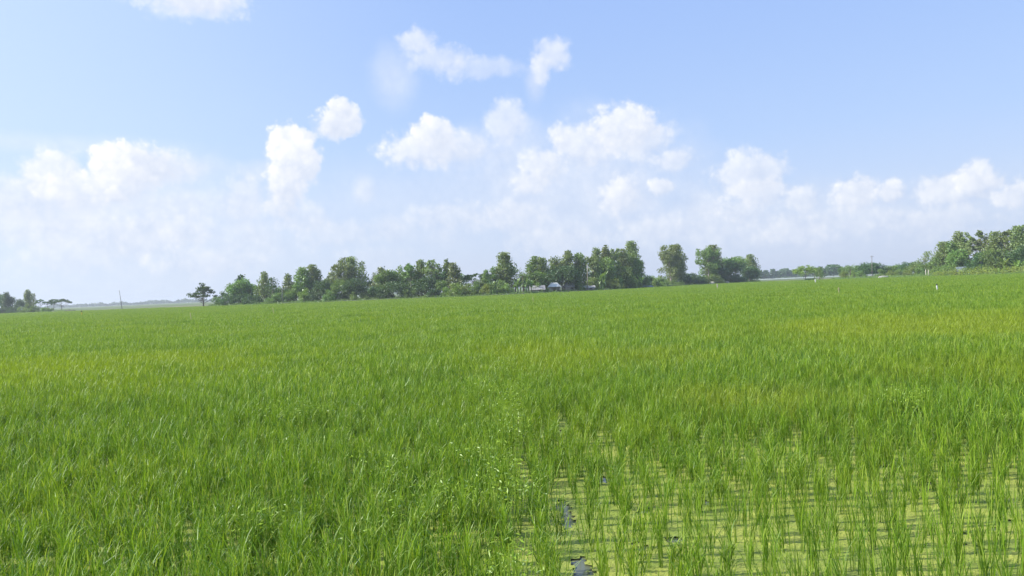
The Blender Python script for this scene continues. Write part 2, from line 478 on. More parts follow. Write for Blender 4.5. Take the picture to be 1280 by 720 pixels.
# gaps in the stand: x, y, rx, ry
GAPS = [(-1.86, 9.2, 0.16, 0.42), (-1.1, 8.3, 0.10, 0.30), (-0.55, 6.0, 0.10, 0.16), (-0.38, 5.6, 0.09, 0.24), (4.6, 9.15, 0.30, 0.20), (-3.3, 7.6, 0.10, 0.12),
        (-2.9, 5.4, 0.12, 0.14), (0.9, 8.6, 0.16, 0.5), (0.55, 10.2, 0.10, 0.6), (-1.75, 5.2, 0.12, 0.2), (-4.0, 6.4, 0.10, 0.10), (2.6, 8.6, 0.3, 0.18)]
def height_field(x, y):
    return 0.86 + 0.30 * vnoise(x + 200, y + 200, 1.7, 21) + 0.16 * (vnoise(x + 200, y + 200, 9.0, 22) - 0.5)

def in_wedge(x, y, m=3.0, k=0.80):
    return np.abs(x) < k * np.maximum(y, 0) + m

NEAR, MID = 14.0, 44.0
def make_rice():
    # near: every clump on its own, set out in rows
    gx, gy = np.meshgrid(np.arange(-16, 16, 0.16), np.arange(2.4, NEAR + 1.5, 0.20))
    x = gx.ravel() + rng.normal(0, 0.040, gx.size); y = gy.ravel() + rng.normal(0, 0.034, gx.size)
    cut = NEAR + 1.6 * (vnoise(x + 90, y + 90, 1.1, 31) - 0.5) * 2
    ok = in_wedge(x, y) & (y < cut) & (np.abs(x + 0.02) > 0.09)
    for cx, cy, rx, ry in GAPS:
        ok &= ((x - cx) / rx) ** 2 + ((y - cy) / ry) ** 2 > 1
    ok &= ~((np.abs(x - 0.36) < 0.07) & (y < 7.5))
    x, y = x[ok], y[ok]
    thin = x > 0.25 + 0.15 * vnoise(x + 5, y + 5, 0.8, 33)
    # the thin stand thickens with distance
    miss = rng.random(len(x)) < np.where(thin, 0.13, 0.0)
    x, y, thin = x[~miss], y[~miss], thin[~miss]
    thick_patch = vnoise(x + 40, y + 40, 1.0, 35)
    thin &= ~((rng.random(len(x)) < sstep(5.8, 8.6, y) * 0.88 + 0.35 * sstep(0.55, 0.85, thick_patch)))
    n = len(x)
    hs = height_field(x, y) * rng.normal(1.0, 0.10, n)
    hs = np.where(~thin & (x > 0.3), hs * 0.95, hs)
    rot = np.stack([rng.normal(0, 0.07, n), rng.normal(0.02, 0.06, n), rng.random(n) * 6.283], -1)
    scl = np.stack([np.ones(n) * 0.95, np.ones(n) * 0.95, hs], -1) * rng.normal(1, 0.05, n)[:, None]
    idx = rng.integers(0, 12, n)
    pts = np.stack([x, y, np.zeros(n) - 0.01], -1)
    # the thin clumps that show largest become plants of their own
    vis = thin & (x < 0.69 * y + 0.1) & (y > 4.2)
    cand = np.nonzero(vis)[0]
    cand = cand[np.argsort(np.hypot(x[cand], y[cand]))][:290]
    own = np.zeros(n, bool); own[cand] = True
    first = None
    for i in cand:
        o = bpy.data.objects.new('rice_plant', thin_meshes[idx[i]]) if first is None else first.copy()
        o.data = thin_meshes[idx[i]]
        COL.objects.link(o); first = first or o
        o.location = pts[i]; o.rotation_euler = rot[i]; o.scale = scl[i]
        tag(o, 'slender green rice clump standing apart in the duckweed water at the near right', 'rice plant', 'single rice clumps standing in the duckweed')
    L = []
    full_c = source_coll('rice_full', full_meshes); thin_c = source_coll('rice_thin', thin_meshes)
    mid_c = source_coll('rice_mid', mid_meshes); far_c = source_coll('rice_far', far_meshes)
    s = ~thin; L.append((pts[s], rot[s], scl[s], idx[s], full_c))
    s = thin & ~own; L.append((pts[s], rot[s], scl[s], idx[s], thin_c))
    # middle distance
    gx, gy = np.meshgrid(np.arange(-40, 40, 0.74), np.arange(NEAR - 2.0, MID + 3, 0.74))
    x = gx.ravel() + rng.normal(0, 0.05, gx.size); y = gy.ravel() + rng.normal(0, 0.05, gx.size)
    cut = NEAR + 1.6 * (vnoise(x + 90, y + 90, 1.1, 31) - 0.5) * 2
    ok = in_wedge(x, y) & (y > cut) & (y < MID + 3 * (vnoise(x + 90, y + 90, 3, 32) - 0.5))
    ok &= ~((np.abs(y - 27.6 - 0.9 * np.sin(x * 0.21)) < 0.38) & (x < -7) & (rng.random(len(x)) < 0.75))
    x, y = x[ok], y[ok]; n = len(x)
    q = rng.integers(0, 2, n) * np.pi
    rot = np.stack([rng.normal(0, 0.05, n), rng.normal(0.02, 0.05, n), q + rng.normal(0, 0.1, n)], -1)
    scl = np.stack([np.ones(n), np.ones(n), height_field(x, y) * rng.normal(0.97, 0.06, n)], -1)
    L.append((np.stack([x, y, np.zeros(n)], -1), rot, scl, rng.integers(0, 8, n), mid_c))
    # far
    gx, gy = np.meshgrid(np.arange(-330, 330, 2.7), np.arange(MID - 2, 400, 2.7))
    x = gx.ravel() + rng.normal(0, 0.25, gx.size); y = gy.ravel() + rng.normal(0, 0.25, gx.size)
    ok = in_wedge(x, y) & (y > MID - 0.5 + 3 * (vnoise(x + 90, y + 90, 3, 32) - 0.5)) & (y < edge_depth(x / y) - 1.5)
    x, y = x[ok], y[ok]; n = len(x)
    rot = np.stack([rng.normal(0, 0.02, n), rng.normal(0.02, 0.02, n), rng.random(n) * 6.283], -1)
    scl = np.stack([np.ones(n), np.ones(n), height_field(x, y) * rng.normal(0.96, 0.05, n)], -1)
    L.append((np.stack([x, y, np.zeros(n)], -1), rot, scl, rng.integers(0, 8, n), far_c))
    print('rice instances', [len(l[0]) for l in L], 'own plants', len(cand))
    tag(scatter_object('rice_field', L), 'dense bright green rice crop filling the flat field', 'rice', kind='stuff')
make_rice()

# ------------------------------------------------------------------ weeds along the boundary
def leaf_quads(mb, cen, size, flat=0.0, aspect=0.55):
    """random leaf shaped quads (diamonds) about the given centres"""
    n = len(cen)
    a = rng.normal(0, 1, (n, 3)); a[:, 2] *= (1 - flat); a /= np.linalg.norm(a, axis=1)[:, None] + 1e-9
    b = rng.normal(0, 1, (n, 3)); b[:, 2] *= (1 - flat)
    b -= a * (a * b).sum(1)[:, None]; b /= np.linalg.norm(b, axis=1)[:, None] + 1e-9
    s = np.asarray(size).reshape(-1, 1) * np.ones((n, 1))
    v = np.stack([cen - a * s, cen + b * s * aspect, cen + a * s, cen - b * s * aspect], 1)
    mb.quads(v.reshape(-1, 3))

def make_weeds():
    mb = MB()
    spots = []
    for y in np.arange(4.0, 17, 0.11):
        w = 0.13 if y < 9 else 0.24
        for _ in range(2):
            if vnoise(np.array([y * 3.0]), np.array([7.0]), 2.2, 41)[0] > 0.42:
                spots.append((rng.normal(-0.03, w * 0.7) + 0.34 * (float(vnoise(np.array([y]), np.array([2.0]), 1.1, 43)[0]) - 0.62), y + rng.normal(0, 0.05), 0.34 + 0.16 * rng.random()))
    for cx, cy, r, n, hh in ((-2.85, 10.4, 0.45, 26, 0.52), (-1.85, 5.6, 0.28, 14, 0.40), (4.65, 9.55, 0.42, 26, 0.50), (-0.55, 6.3, 0.42, 16, 0.42), (-0.5, 7.4, 0.4, 14, 0.45), (-1.0, 5.4, 0.4, 8, 0.42), (-1.4, 7.2, 0.5, 8, 0.46), (-2.2, 8.4, 0.5, 7, 0.46),
                         (-0.35, 8.6, 0.2, 10, 0.42), (5.2, 8.5, 0.4, 12, 0.36), (3.1, 11.5, 0.5, 10, 0.46), (-0.6, 11.5, 0.3, 12, 0.5)):
        for _ in range(n):
            spots.append((cx + rng.normal(0, r * 0.55), cy + rng.normal(0, r * 0.45), hh * (0.8 + 0.3 * rng.random())))
    for x, y, h in spots:
        if rng.random() < 0.15: continue
        k = 52
        t = rng.random(k) ** 0.7
        cen = np.stack([x + rng.normal(0, 0.05, k) * (0.4 + t), y + rng.normal(0, 0.05, k) * (0.4 + t), h * t], -1)
        leaf_quads(mb, cen, 0.010 + 0.016 * rng.random(k), 0.25, 0.26)
        for _ in range(4):
            dx, dy = rng.normal(0, 0.05, 2)
            mb.tube([(x, y, 0), (x + dx * 0.6, y + dy * 0.6, h * 0.5), (x + dx, y + dy, h)], [0.0035, 0.003, 0.002], 4)
    tag(mb.build('weeds', M['weed']), 'pale leafy weeds growing in a strip along the boundary and in clumps in the rice', 'weeds', kind='stuff')
make_weeds()

# ------------------------------------------------------------------ trees
def clump_centres(kind, h, w, r):
    """centres and radii of the leaf clumps of a crown of height h and width w, standing at the origin"""
    out = []
    if kind in ('euc', 'sparse'):
        n = int(np.clip(h * (4.2 if kind == 'euc' else 2.2), 16, 56))
        for i in range(n):
            t = (i + r.random()) / n
            z = h * ((0.13 if kind == 'euc' else 0.22) + (0.85 if kind == 'euc' else 0.76) * t)
            prof = (0.55 + 0.75 * math.sin(math.pi * min(1, (t * 0.86 + 0.14)) ** 0.9)) * (1 - 0.45 * t ** 3)
            rad = 0.42 * w * prof * math.sqrt(r.random())
            a = r.random() * 6.283
            out.append((rad * math.cos(a), rad * math.sin(a), z, (0.10 + 0.10 * r.random()) * w + 0.05 * h * (0.6 if t > .8 else 1)))
    elif kind == 'lobes':
        # a tall tree with a few separate billowing heads
        for k in range(5):
            a = k * 1.257 + r.random(); rr = w * 0.28 * (k > 0)
            hx, hy, hz = rr * math.cos(a), rr * math.sin(a), h * (0.60 + 0.26 * r.random() + 0.06 * (k == 0))
            for _ in range(8):
                d = r.normal(0, 1, 3); d /= np.linalg.norm(d)
                out.append((hx + d[0] * w * 0.15, hy + d[1] * w * 0.15, min(hz + d[2] * h * 0.12, h * 0.96), w * 0.10))
        for _ in range(24):
            a = r.random() * 6.283; rr = w * 0.42 * math.sqrt(r.random())
            out.append((rr * math.cos(a), rr * math.sin(a), h * (0.14 + 0.5 * r.random()), w * 0.12))
    elif kind == 'broad':
        n = int(np.clip(w * h * 0.55, 18, 46))
        for i in range(n):
            d = r.normal(0, 1, 3); d /= np.linalg.norm(d)
            if d[2] < -0.6: d[2] *= -0.5
            k = 0.55 + 0.45 * r.random()
            out.append((d[0] * w * 0.42 * k, d[1] * w * 0.42 * k, h * 0.53 + d[2] * h * 0.42 * k, 0.13 * w + 0.035 * h))
    elif kind == 'umbrella':
        for i in range(26):
            a = r.random() * 6.283; rr = w * 0.46 * math.sqrt(r.random())
            out.append((rr * math.cos(a), rr * math.sin(a), h * (0.93 - 0.22 * (rr / (w * 0.5)) ** 2 - 0.12 * r.random()), 0.09 * w))
    elif kind == 'dome':
        for i in range(44):
            a = r.random() * 6.283; q_ = math.sqrt(r.random()); rr = w * 0.47 * q_
            top_ = 0.58 + 0.37 * math.sqrt(max(0, 1 - q_ * q_))
            out.append((rr * math.cos(a), rr * math.sin(a), h * (top_ - 0.22 * r.random()), 0.085 * w))
    elif kind == 'tiers':
        for lev, ww in ((0.44, 1.0), (0.56, 0.95), (0.66, 0.7), (0.75, 0.4)):
            for i in range(10):
                a = r.random() * 6.283; rr = w * 0.48 * ww * math.sqrt(r.random())
                out.append((rr * math.cos(a), rr * math.sin(a), h * (lev - 0.10 * rr / w + 0.05 * r.random()), 0.085 * w))
        for i in range(5):
            out.append((r.normal(0, 0.03 * w), r.normal(0, 0.03 * w), h * (0.78 + 0.045 * i), 0.07 * w))
    elif kind == 'bush':
        n = int(np.clip(w * h * 1.6, 9, 34))
        for i in range(n):
            d = r.normal(0, 1, 3); d[2] = abs(d[2]); d /= np.linalg.norm(d)
            k = 0.45 + 0.55 * r.random()
            out.append((d[0] * w * 0.45 * k, d[1] * w * 0.45 * k, 0.08 * h + d[2] * h * 0.78 * k, 0.13 * (w + h) * 0.5 + 0.08))
    return out

TREES = {'n': 0}
def tree(kind, px, top, wpx, off, mat, label, cat='tree', name=None, group=None, depth=None, leaf=None, base_z=None, lean=0.0):
    TREES['n'] += 1
    r = np.random.default_rng(1000 + TREES['n'])
    d = depth or (edge_at(px) + off)
    p = at(px, hor(px), d)
    z0 = base_z if base_z is not None else float(ground_height(p.x, p.y)) - 0.05
    h = at(px, top, d).z - z0
    w = wpx * d / F * (1.36 if kind == 'broad' else 1.3 if kind in ('euc', 'bush') else 1.12)
    names = {'euc': 'eucalyptus_tree', 'sparse': 'slender_tree', 'lobes': 'tall_tree', 'broad': 'broadleaf_tree', 'umbrella': 'umbrella_tree', 'dome': 'umbrella_tree', 'tiers': 'tiered_tree', 'bush': 'bush'}
    root = empty(name or names[kind], (p.x, p.y, z0), 0)
    tag(root, label, cat, group)
    cl = clump_centres(kind, h, w, r)
    tr = MB(); cr = MB()
    lx = lean * h
    sh = lambda z: lx * (z / h) ** 1.5                 # leaning trees bend over
    cl = [(x + sh(max(z, 0)), y, z, q) for x, y, z, q in cl]
    # trunk and limbs
    tr0 = 0.016 * h + 0.04
    ttop = h * (0.86 if kind in ('euc', 'sparse', 'tiers') else 0.62 if kind != 'bush' else 0.45)
    pts = []; rad = []
    for i in range(6):
        t = i / 5
        pts.append((sh(t * ttop) + r.normal(0, 0.012 * h) * (i > 0), r.normal(0, 0.012 * h) * (i > 0), t * ttop))
        rad.append(tr0 * (1.25 - t * 1.0))
    tr.tube(pts, rad, 7)
    for x, y, z, q in cl[:: (1 if kind in ('umbrella', 'sparse', 'tiers') else 2)]:
        k = min(0.9, max(0.12, (z - 0.35 * math.hypot(x, y) - 0.12 * h) / ttop))
        f_ = k * 5; i0 = int(f_); fr = f_ - i0
        a = np.array(pts[min(i0, 5)]) * (1 - fr) + np.array(pts[min(i0 + 1, 5)]) * fr
        b = np.array((x, y, z)); mid = a * 0.5 + b * 0.5 + np.array((0, 0, -0.04 * h))
        tr.tube([a, mid, b], [tr0 * 0.42 * (1.1 - k), tr0 * 0.25 * (1.1 - k) + 0.012, 0.012], 5)
    # leaves in clumps
    ls = leaf or max(0.09, min(0.25, 0.028 * h + 0.02))
    for x, y, z, q in cl:
        m = int(np.clip(4.6 * (q / ls) ** 2.05, 34, 270))
        if kind in ('sparse',): m = int(m * 0.6)
        g_ = r.normal(0, 1, (m, 3)); g_ /= np.linalg.norm(g_, axis=1)[:, None]
        k = (r.random(m) ** 0.45)[:, None]
        fl = 0.45 if kind in ('umbrella', 'tiers') else (1.15 if kind in ('euc', 'sparse') else 0.85)
        c = np.array((x, y, z)) + g_ * k * q * 1.25 * np.array((1, 1, fl))
        c = c[(c[:, 2] > 0.05) & (c[:, 2] < h * 1.02)]
        if len(c): leaf_quads(cr, c, ls * (0.6 + 0.7 * r.random(len(c))), 0.15, 0.62)
    tr.build('trunk' if kind != 'bush' else 'stem', M['pale_bark'] if kind in ('euc', 'sparse', 'lobes') else M['bark'], root, True)
    cr.build('crown' if kind != 'bush' else 'foliage', M[mat], root)
    return root

def frond(mb, base, az, length, width, rise, droop, split=False, r=rng):
    """one arching leaf: a creased strip with depth"""
    n = 7; ca, sa = math.cos(az), math.sin(az)
    rows = []
    for i in range(n + 1):
        t = i / n
        out = length * (t * 0.9)
        z = rise * t - droop * t * t
        w = width * (math.sin(math.pi * (0.08 + 0.9 * t)) ** 0.7) * 0.5
        c = np.array((base[0] + ca * out, base[1] + sa * out, base[2] + z))
        s = np.array((-sa, ca, 0))
        rows.append((c - s * w + (0, 0, -0.25 * w), c, c + s * w + (0, 0, -0.25 * w)))
    if not split:
        v = [p for row in rows for p in row]
        f = []
        for i in range(n):
            a = i * 3
            f += [(a, a + 1, a + 4, a + 3), (a + 1, a + 2, a + 5, a + 4)]
        mb.add(v, f)
    else:
        for i in range(1, n * 3):
            t = i / (n * 3)
            c = np.array((base[0] + ca * length * 0.9 * t, base[1] + sa * length * 0.9 * t, base[2] + rise * t - droop * t * t))
            for s_ in (-1, 1):
                ll = width * (0.35 + 0.65 * math.sin(math.pi * (0.1 + 0.85 * t)))
                e = c + np.array((-sa * s_ * ll * 0.8 + ca * ll * 0.5, ca * s_ * ll * 0.8 + sa * ll * 0.5, -0.35 * ll))
                o_ = np.array((ca, sa, 0)) * 0.07
                mb.add([c - o_ * 0.6, c + o_ * 0.6, e], [(0, 1, 2)])

def leafy_plant(kind, px, top, wpx, off, label, cat, group=None, depth=None, mat='banana', base_z=None):
    TREES['n'] += 1
    r = np.random.default_rng(1000 + TREES['n'])
    d = depth or (edge_at(px) + off)
    p = at(px, hor(px), d)
    z0 = base_z if base_z is not None else float(ground_height(p.x, p.y)) - 0.05
    h = at(px, top, d).z - z0
    w = wpx * d / F
    root = empty('banana_plant' if kind == 'banana' else 'palm_tree', (p.x, p.y, z0), 0)
    tag(root, label, cat, group)
    tr = MB(); cr = MB()
    stems = [(0, 0, 0.62 * h)] if kind == 'palm' else [(r.normal(0, w * 0.14), r.normal(0, w * 0.14), h * (0.35 + 0.2 * r.random())) for _ in range(4)]
    for sx, sy, sz in stems:
        tr.tube([(sx, sy, 0), (sx + 0.05, sy, sz * 0.5), (sx, sy, sz)], [0.16, 0.13, 0.10], 7)
        nf = 16 if kind == 'palm' else 7
        for i in range(nf):
            az = i * 2.4 + r.random() * 0.5
            if kind == 'palm':
                up = r.random()
                frond(cr, (sx, sy, sz), az, w * 0.55 * (0.8 + 0.3 * r.random()), 0.5, (h - sz) * (0.5 + 1.2 * up), (h - sz) * (1.1 - 0.5 * up), True)
            else:
                up = 0.6 + 0.7 * r.random()
                frond(cr, (sx, sy, sz), az, w * 0.40 * (0.7 + 0.5 * r.random()), 0.42 + 0.15 * r.random(), (h - sz) * 1.75 * up, (h - sz) * 1.25 * (0.6 + 0.5 * r.random()))
    tr.build('trunk', M['bark'] if kind == 'palm' else M['banana'], root, True)
    cr.build('crown', M[mat], root)
    return root

G_MAIN = 'trees of the village grove beyond the field'
G_LEFT = 'trees at the far left edge of the field'
G_RIGHT = 'trees of the grove at the right edge'
G_FAR = 'hazy trees beyond the pale water'
T = tree
# far left grove
T('broad', 3, 366, 14, 14, 'dark', 'grey green broad tree cut by the left edge of the photo', group=G_LEFT)
T('euc', 9, 365.5, 8, 10, 'dark', 'grey tree second from the left edge, with a pointed top', group=G_LEFT)
T('broad', 16, 368, 9, 14, 'dark', 'grey round tree left of the sky gap in the far left grove', group=G_LEFT)
T('broad', 25, 373, 12, 8, 'dark', 'low dark round tree left of the tallest far left spire', group=G_LEFT)
T('euc', 35.5, 362.5, 7, 22, 'euc', 'tallest narrow grey spire of the far left grove', group=G_LEFT)
T('sparse', 42, 367, 7, 24, 'euc', 'loose grey tree leaning against the tallest far left spire', group=G_LEFT)
T('umbrella', 51, 373, 11, 18, 'dark', 'small flat topped tree just right of the far left spires', group=G_LEFT)
T('umbrella', 59, 376, 11, 20, 'dark', 'lowest of the flat topped trees in the far left grove', group=G_LEFT)
T('umbrella', 67.5, 372.5, 12, 22, 'dark', 'flat topped tree second from the right end of the far left grove', group=G_LEFT)
T('umbrella', 77, 372.8, 20, 14, 'dark', 'dark umbrella tree with a bare trunk at the right end of the far left grove', group=G_LEFT)
for i, (x, tp, w, c, lab) in enumerate(((3, 383, 14, 'dark', 'dark bush at the left edge under the grey trees'), (16, 383, 14, 'dark', 'dark low bush under the far left sky gap'),
        (30, 380, 12, 'light', 'pale bush below the tallest far left spire'), (38, 384.5, 13, 'mid', 'low grey green bush in front of the pale far left bush'),
        (43, 380.5, 12, 'mid', 'green bush right of the pale far left bush'), (55, 381, 11, 'mid', 'bush under the small flat topped far left trees'), (63, 382, 8, 'mid', 'small bush left of the dark umbrella tree'))):
    T('bush', x, tp, w, 3 + i % 3, c, lab, 'bush', group='bushes under the far left trees')

# the lone tiered tree
T('tiers', 254, 353, 33, 3, 'dark', 'lone tiered tree with a bare trunk standing left of the village grove')
# main grove, left part
T('bush', 273, 367.5, 14, 6, 'mid', 'green bush at the left end of the village grove', 'bush')
T('bush', 284, 366, 16, 4, 'dark', 'dark bush at the left foot of the village grove', 'bush')
T('broad', 277, 362.5, 8, 14, 'dark', 'small dark tree poking up at the left end of the village grove', group=G_MAIN)
T('broad', 289, 352, 14, 12, 'mid', 'mid green tree with a side tuft left of the first peaked grove tree', group=G_MAIN)
T('broad', 302, 347, 24, 10, 'mid', 'broad drooping green tree of the first grove group', group=G_MAIN)
T('euc', 302, 344, 9, 14, 'dark', 'peaked dark top rising from the broad drooping tree', group=G_MAIN)
T('broad', 315, 349, 10, 14, 'mid', 'rounded tree right of the broad drooping tree', group=G_MAIN)
T('broad', 323.5, 349.5, 11, 12, 'mid', 'rounded tree left of the first slim spire in the grove', group=G_MAIN)
T('euc', 331.5, 340, 10, 12, 'euc', 'slim dark spire standing left of the bare pale pole', group=G_MAIN)
T('sparse', 341.5, 347, 14, 9, 'dark', 'loose tree with sky holes just left of the bare pale pole', group=G_MAIN)
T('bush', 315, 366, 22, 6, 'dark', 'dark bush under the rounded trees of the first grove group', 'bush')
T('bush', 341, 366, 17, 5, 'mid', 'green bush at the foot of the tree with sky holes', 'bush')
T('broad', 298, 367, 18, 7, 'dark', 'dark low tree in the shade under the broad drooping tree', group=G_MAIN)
T('euc', 361, 342.5, 10, 12, 'euc', 'slim spire just right of the bare pale pole', group=G_MAIN)
T('bush', 364, 354, 17, 9, 'mid', 'tall pale green bush under the slim spire beside the pole', 'bush')
T('euc', 379, 334.5, 15, 12, 'mid', 'full green spire, left one of a pair right of the pole', group=G_MAIN)
T('euc', 393, 331, 13, 14, 'euc', 'grey green spire, right one of a pair right of the pole', group=G_MAIN)
T('bush', 380, 357, 13, 6, 'light', 'light green bush in front of the pair of spires', 'bush')
T('broad', 400, 351, 24, 8, 'dark', 'dark round tree between the pair of spires and the big double headed tree', group=G_MAIN)
T('broad', 413, 344, 15, 14, 'mid', 'mid green tree leaning on the left of the big double headed tree', group=G_MAIN)
T('lobes', 430, 320.5, 30, 14, 'euc', 'big tall double headed tree, highest of the left half of the grove', group=G_MAIN)
T('euc', 440, 322, 14, 16, 'euc', 'right hand head beside the big double headed tree', group=G_MAIN)
T('sparse', 453, 326.5, 14, 16, 'euc', 'airy tree showing sky through its crown, right of the big double headed tree', group=G_MAIN)
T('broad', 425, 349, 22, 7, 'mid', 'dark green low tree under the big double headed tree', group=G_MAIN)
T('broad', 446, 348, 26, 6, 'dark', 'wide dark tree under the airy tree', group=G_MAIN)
T('bush', 442, 359, 9, 3, 'light', 'small pale bush in front of the wide dark tree', 'bush')
T('bush', 412, 360, 16, 4, 'mid', 'green bush left of the foot of the big double headed tree', 'bush')
for x, tp, w, c, lab in ((336, 354, 14, 'mid', 'leafy low tree filling the foot of the slim dark spire'), (349, 358, 13, 'mid', 'low green tree right behind the bare pale pole'),
                         (370, 350, 14, 'mid', 'mid green tree in the notch right of the slim spire beside the pole'), (405, 347, 14, 'mid', 'tree in the notch left of the big double headed tree'),
                         (417, 338, 14, 'euc', 'grey green crown at the left shoulder of the big double headed tree'), (461, 345, 14, 'mid', 'tree filling the gap right of the airy tree'),
                         (308, 356, 18, 'mid', 'leafy tree filling the first grove group between its rounded tops'), (356, 361, 14, 'mid', 'small tree at the foot of the slim spire beside the pole'),
                         (387, 347, 13, 'mid', 'tree in the notch between the pair of spires')):
    T('broad', x, tp, w, 17, c, lab, group=G_MAIN)
for x, tp, w, c, lab in ((348, 364, 15, 'mid', 'bush around the foot of the bare pale pole'), (393, 363, 16, 'dark', 'dark bush under the right one of the pair of spires'),
                         (458, 361, 18, 'mid', 'bush at the right foot of the airy tree'), (470, 360, 16, 'mid', 'green bush below the small pale round topped tree'), (428, 362, 18, 'dark', 'dark bush below the big double headed tree')):
    T('bush', x, tp, w, 6, c, lab, 'bush')
# main grove, middle
T('sparse', 468.5, 340, 9, 12, 'euc', 'small pale round topped tree in the dip of the grove skyline', group=G_MAIN)
T('euc', 477, 334, 10, 14, 'euc', 'grey peak right of the dip of the grove skyline', group=G_MAIN)
T('broad', 483, 338, 26, 9, 'mid', 'spreading yellow green tree right of the dip of the grove skyline', group=G_MAIN)
T('broad', 491, 333, 12, 13, 'mid', 'green crown behind the spreading yellow green tree', group=G_MAIN)
T('sparse', 501, 332, 14, 12, 'mid', 'open dark limbed tree with white sky showing through', group=G_MAIN)
T('lobes', 513.5, 324, 19, 10, 'mid', 'tall leafy tree, left one of the high middle row', group=G_MAIN)
T('euc', 527, 325, 11, 13, 'euc', 'slim tree in the centre of the high middle row', group=G_MAIN)
T('lobes', 541, 325, 23, 12, 'euc', 'wide grey green tree, right one of the high middle row', group=G_MAIN)
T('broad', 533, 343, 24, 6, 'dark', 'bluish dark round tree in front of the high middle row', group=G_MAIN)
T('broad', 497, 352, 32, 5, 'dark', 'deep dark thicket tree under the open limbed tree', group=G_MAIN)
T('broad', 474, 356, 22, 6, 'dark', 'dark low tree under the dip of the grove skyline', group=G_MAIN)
T('broad', 554, 336, 9, 12, 'dark', 'small dark tree left of the needle thin spire', group=G_MAIN)
T('euc', 559.5, 324.5, 6, 14, 'euc', 'needle thin spire right of the high middle row', group=G_MAIN)
T('euc', 568, 329, 13, 12, 'euc', 'grey green tree right of the needle thin spire', group=G_MAIN)
T('broad', 551, 348, 14, 6, 'mid', 'pinkish green small tree below the needle thin spire', group=G_MAIN)
T('bush', 569, 351, 16, 4, 'light', 'pale round bush under the grey green tree by the needle thin spire', 'bush')
T('umbrella', 595, 338.5, 27, 14, 'dark', 'flat dark spreading tree in the low part of the grove skyline', group=G_MAIN)
T('bush', 583, 348, 15, 8, 'light', 'light green bush left under the flat dark spreading tree', 'bush')
T('bush', 595, 349, 15, 5, 'mid', 'green bush under the flat dark spreading tree', 'bush')
T('euc', 609, 337, 8, 12, 'mid', 'small peaked tree at the right end of the flat dark tree', group=G_MAIN)
T('broad', 617, 333, 12, 12, 'mid', 'olive round tree left of the tall lone headed tree', group=G_MAIN)
T('euc', 631.5, 316, 17, 13, 'euc', 'tall pale tree with one head, rising above the low middle of the grove', group=G_MAIN)
T('bush', 607, 350, 14, 4, 'yellow', 'bright yellow green bush left of the tall one headed tree', 'bush')
T('bush', 624, 345, 20, 6, 'mid', 'tall green bush at the foot of the tall one headed tree', 'bush')
leafy_plant('palm', 654, 331, 24, 10, 'spiky dark palm right of the tall one headed tree', 'palm', mat='mid')
leafy_plant('palm', 644, 334, 18, 12, 'smaller spiky palm close to the tall one headed tree', 'palm', mat='mid')
leafy_plant('banana', 648, 348, 18, 4, 'blue green banana clump in front of the spiky palms', 'banana plant')
leafy_plant('banana', 659, 350, 16, 4, 'banana clump left of the long low roof', 'banana plant')
leafy_plant('banana', 616, 352, 14, 3, 'banana clump beside the bright yellow green bush', 'banana plant')
for x, tp, w, c, lab in ((507, 340, 20, 'mid', 'leafy tree below the open limbed tree'), (520, 338, 18, 'mid', 'leafy tree below the tall left tree of the high middle row'),
                         (549, 334, 16, 'euc', 'grey green tree at the right shoulder of the high middle row'), (487, 347, 18, 'mid', 'leafy tree under the spreading yellow green tree'),
                         (577, 343, 16, 'mid', 'tree in the dip left of the flat dark spreading tree'), (639, 331, 14, 'mid', 'tree at the right shoulder of the tall one headed tree'),
                         (655, 340, 18, 'mid', 'leafy tree behind the spiky palms'), (604, 343, 18, 'mid', 'leafy tree right under the flat dark spreading tree')):
    T('broad', x, tp, w, 17, c, lab, group=G_MAIN)
for x, tp, w, c, lab in ((482, 361, 20, 'dark', 'dark bush under the spreading yellow green tree'), (511, 360, 20, 'mid', 'bush under the tall left tree of the high middle row'), (543, 360, 22, 'dark', 'dark bush under the wide grey green tree of the middle row'),
                         (556, 357, 14, 'light', 'light bush below the needle thin spire'), (632, 353, 18, 'light', 'light bush right of the foot of the tall one headed tree'), (671, 352, 16, 'mid', 'bush behind the left end of the long low roof'),
                         (720, 351, 12, 'light', 'light bush touching the grey shed on its right'), (583, 359, 16, 'mid', 'low bush at the field edge under the flat dark spreading tree')):
    T('bush', x, tp, w, 5, c, lab, 'bush')
# main grove, right part
T('euc', 668, 321, 12, 16, 'mid', 'dark tipped spire at the left end of the right half of the grove', group=G_MAIN)
T('euc', 678, 322, 14, 14, 'euc', 'olive tree behind the long low roof', group=G_MAIN)
T('broad', 671, 335, 18, 9, 'mid', 'lower green tree behind the left end of the long low roof', group=G_MAIN)
T('broad', 697, 316, 15, 15, 'euc', 'round headed olive tree above the white roofed hut', group=G_MAIN)
T('euc', 711.5, 313.5, 12, 16, 'euc', 'pale pointed spire above the grey shed', group=G_MAIN)
T('broad', 688, 325, 13, 14, 'mid', 'mid green crown left of the round headed olive tree', group=G_MAIN)
T('broad', 703, 333, 36, 8, 'dark', 'wide dark mango tree directly behind the white roofed hut', group=G_MAIN)
T('euc', 726, 317, 15, 14, 'mid', 'dark tipped tree right of the pale pointed spire', group=G_MAIN)
T('lobes', 742, 316, 18, 14, 'euc', 'broad shouldered tree above the bare white trunk', group=G_MAIN)
T('euc', 747, 310, 9, 18, 'euc', 'first of three small tips on the high right skyline of the grove', group=G_MAIN)
T('euc', 758, 307.5, 10, 18, 'euc', 'second of three small tips on the high right skyline of the grove', group=G_MAIN)
T('lobes', 768, 308, 18, 15, 'euc', 'third and broadest of three tips on the high right skyline of the grove', group=G_MAIN)
T('broad', 757, 322, 24, 11, 'mid', 'green mass below the three small tips', group=G_MAIN)
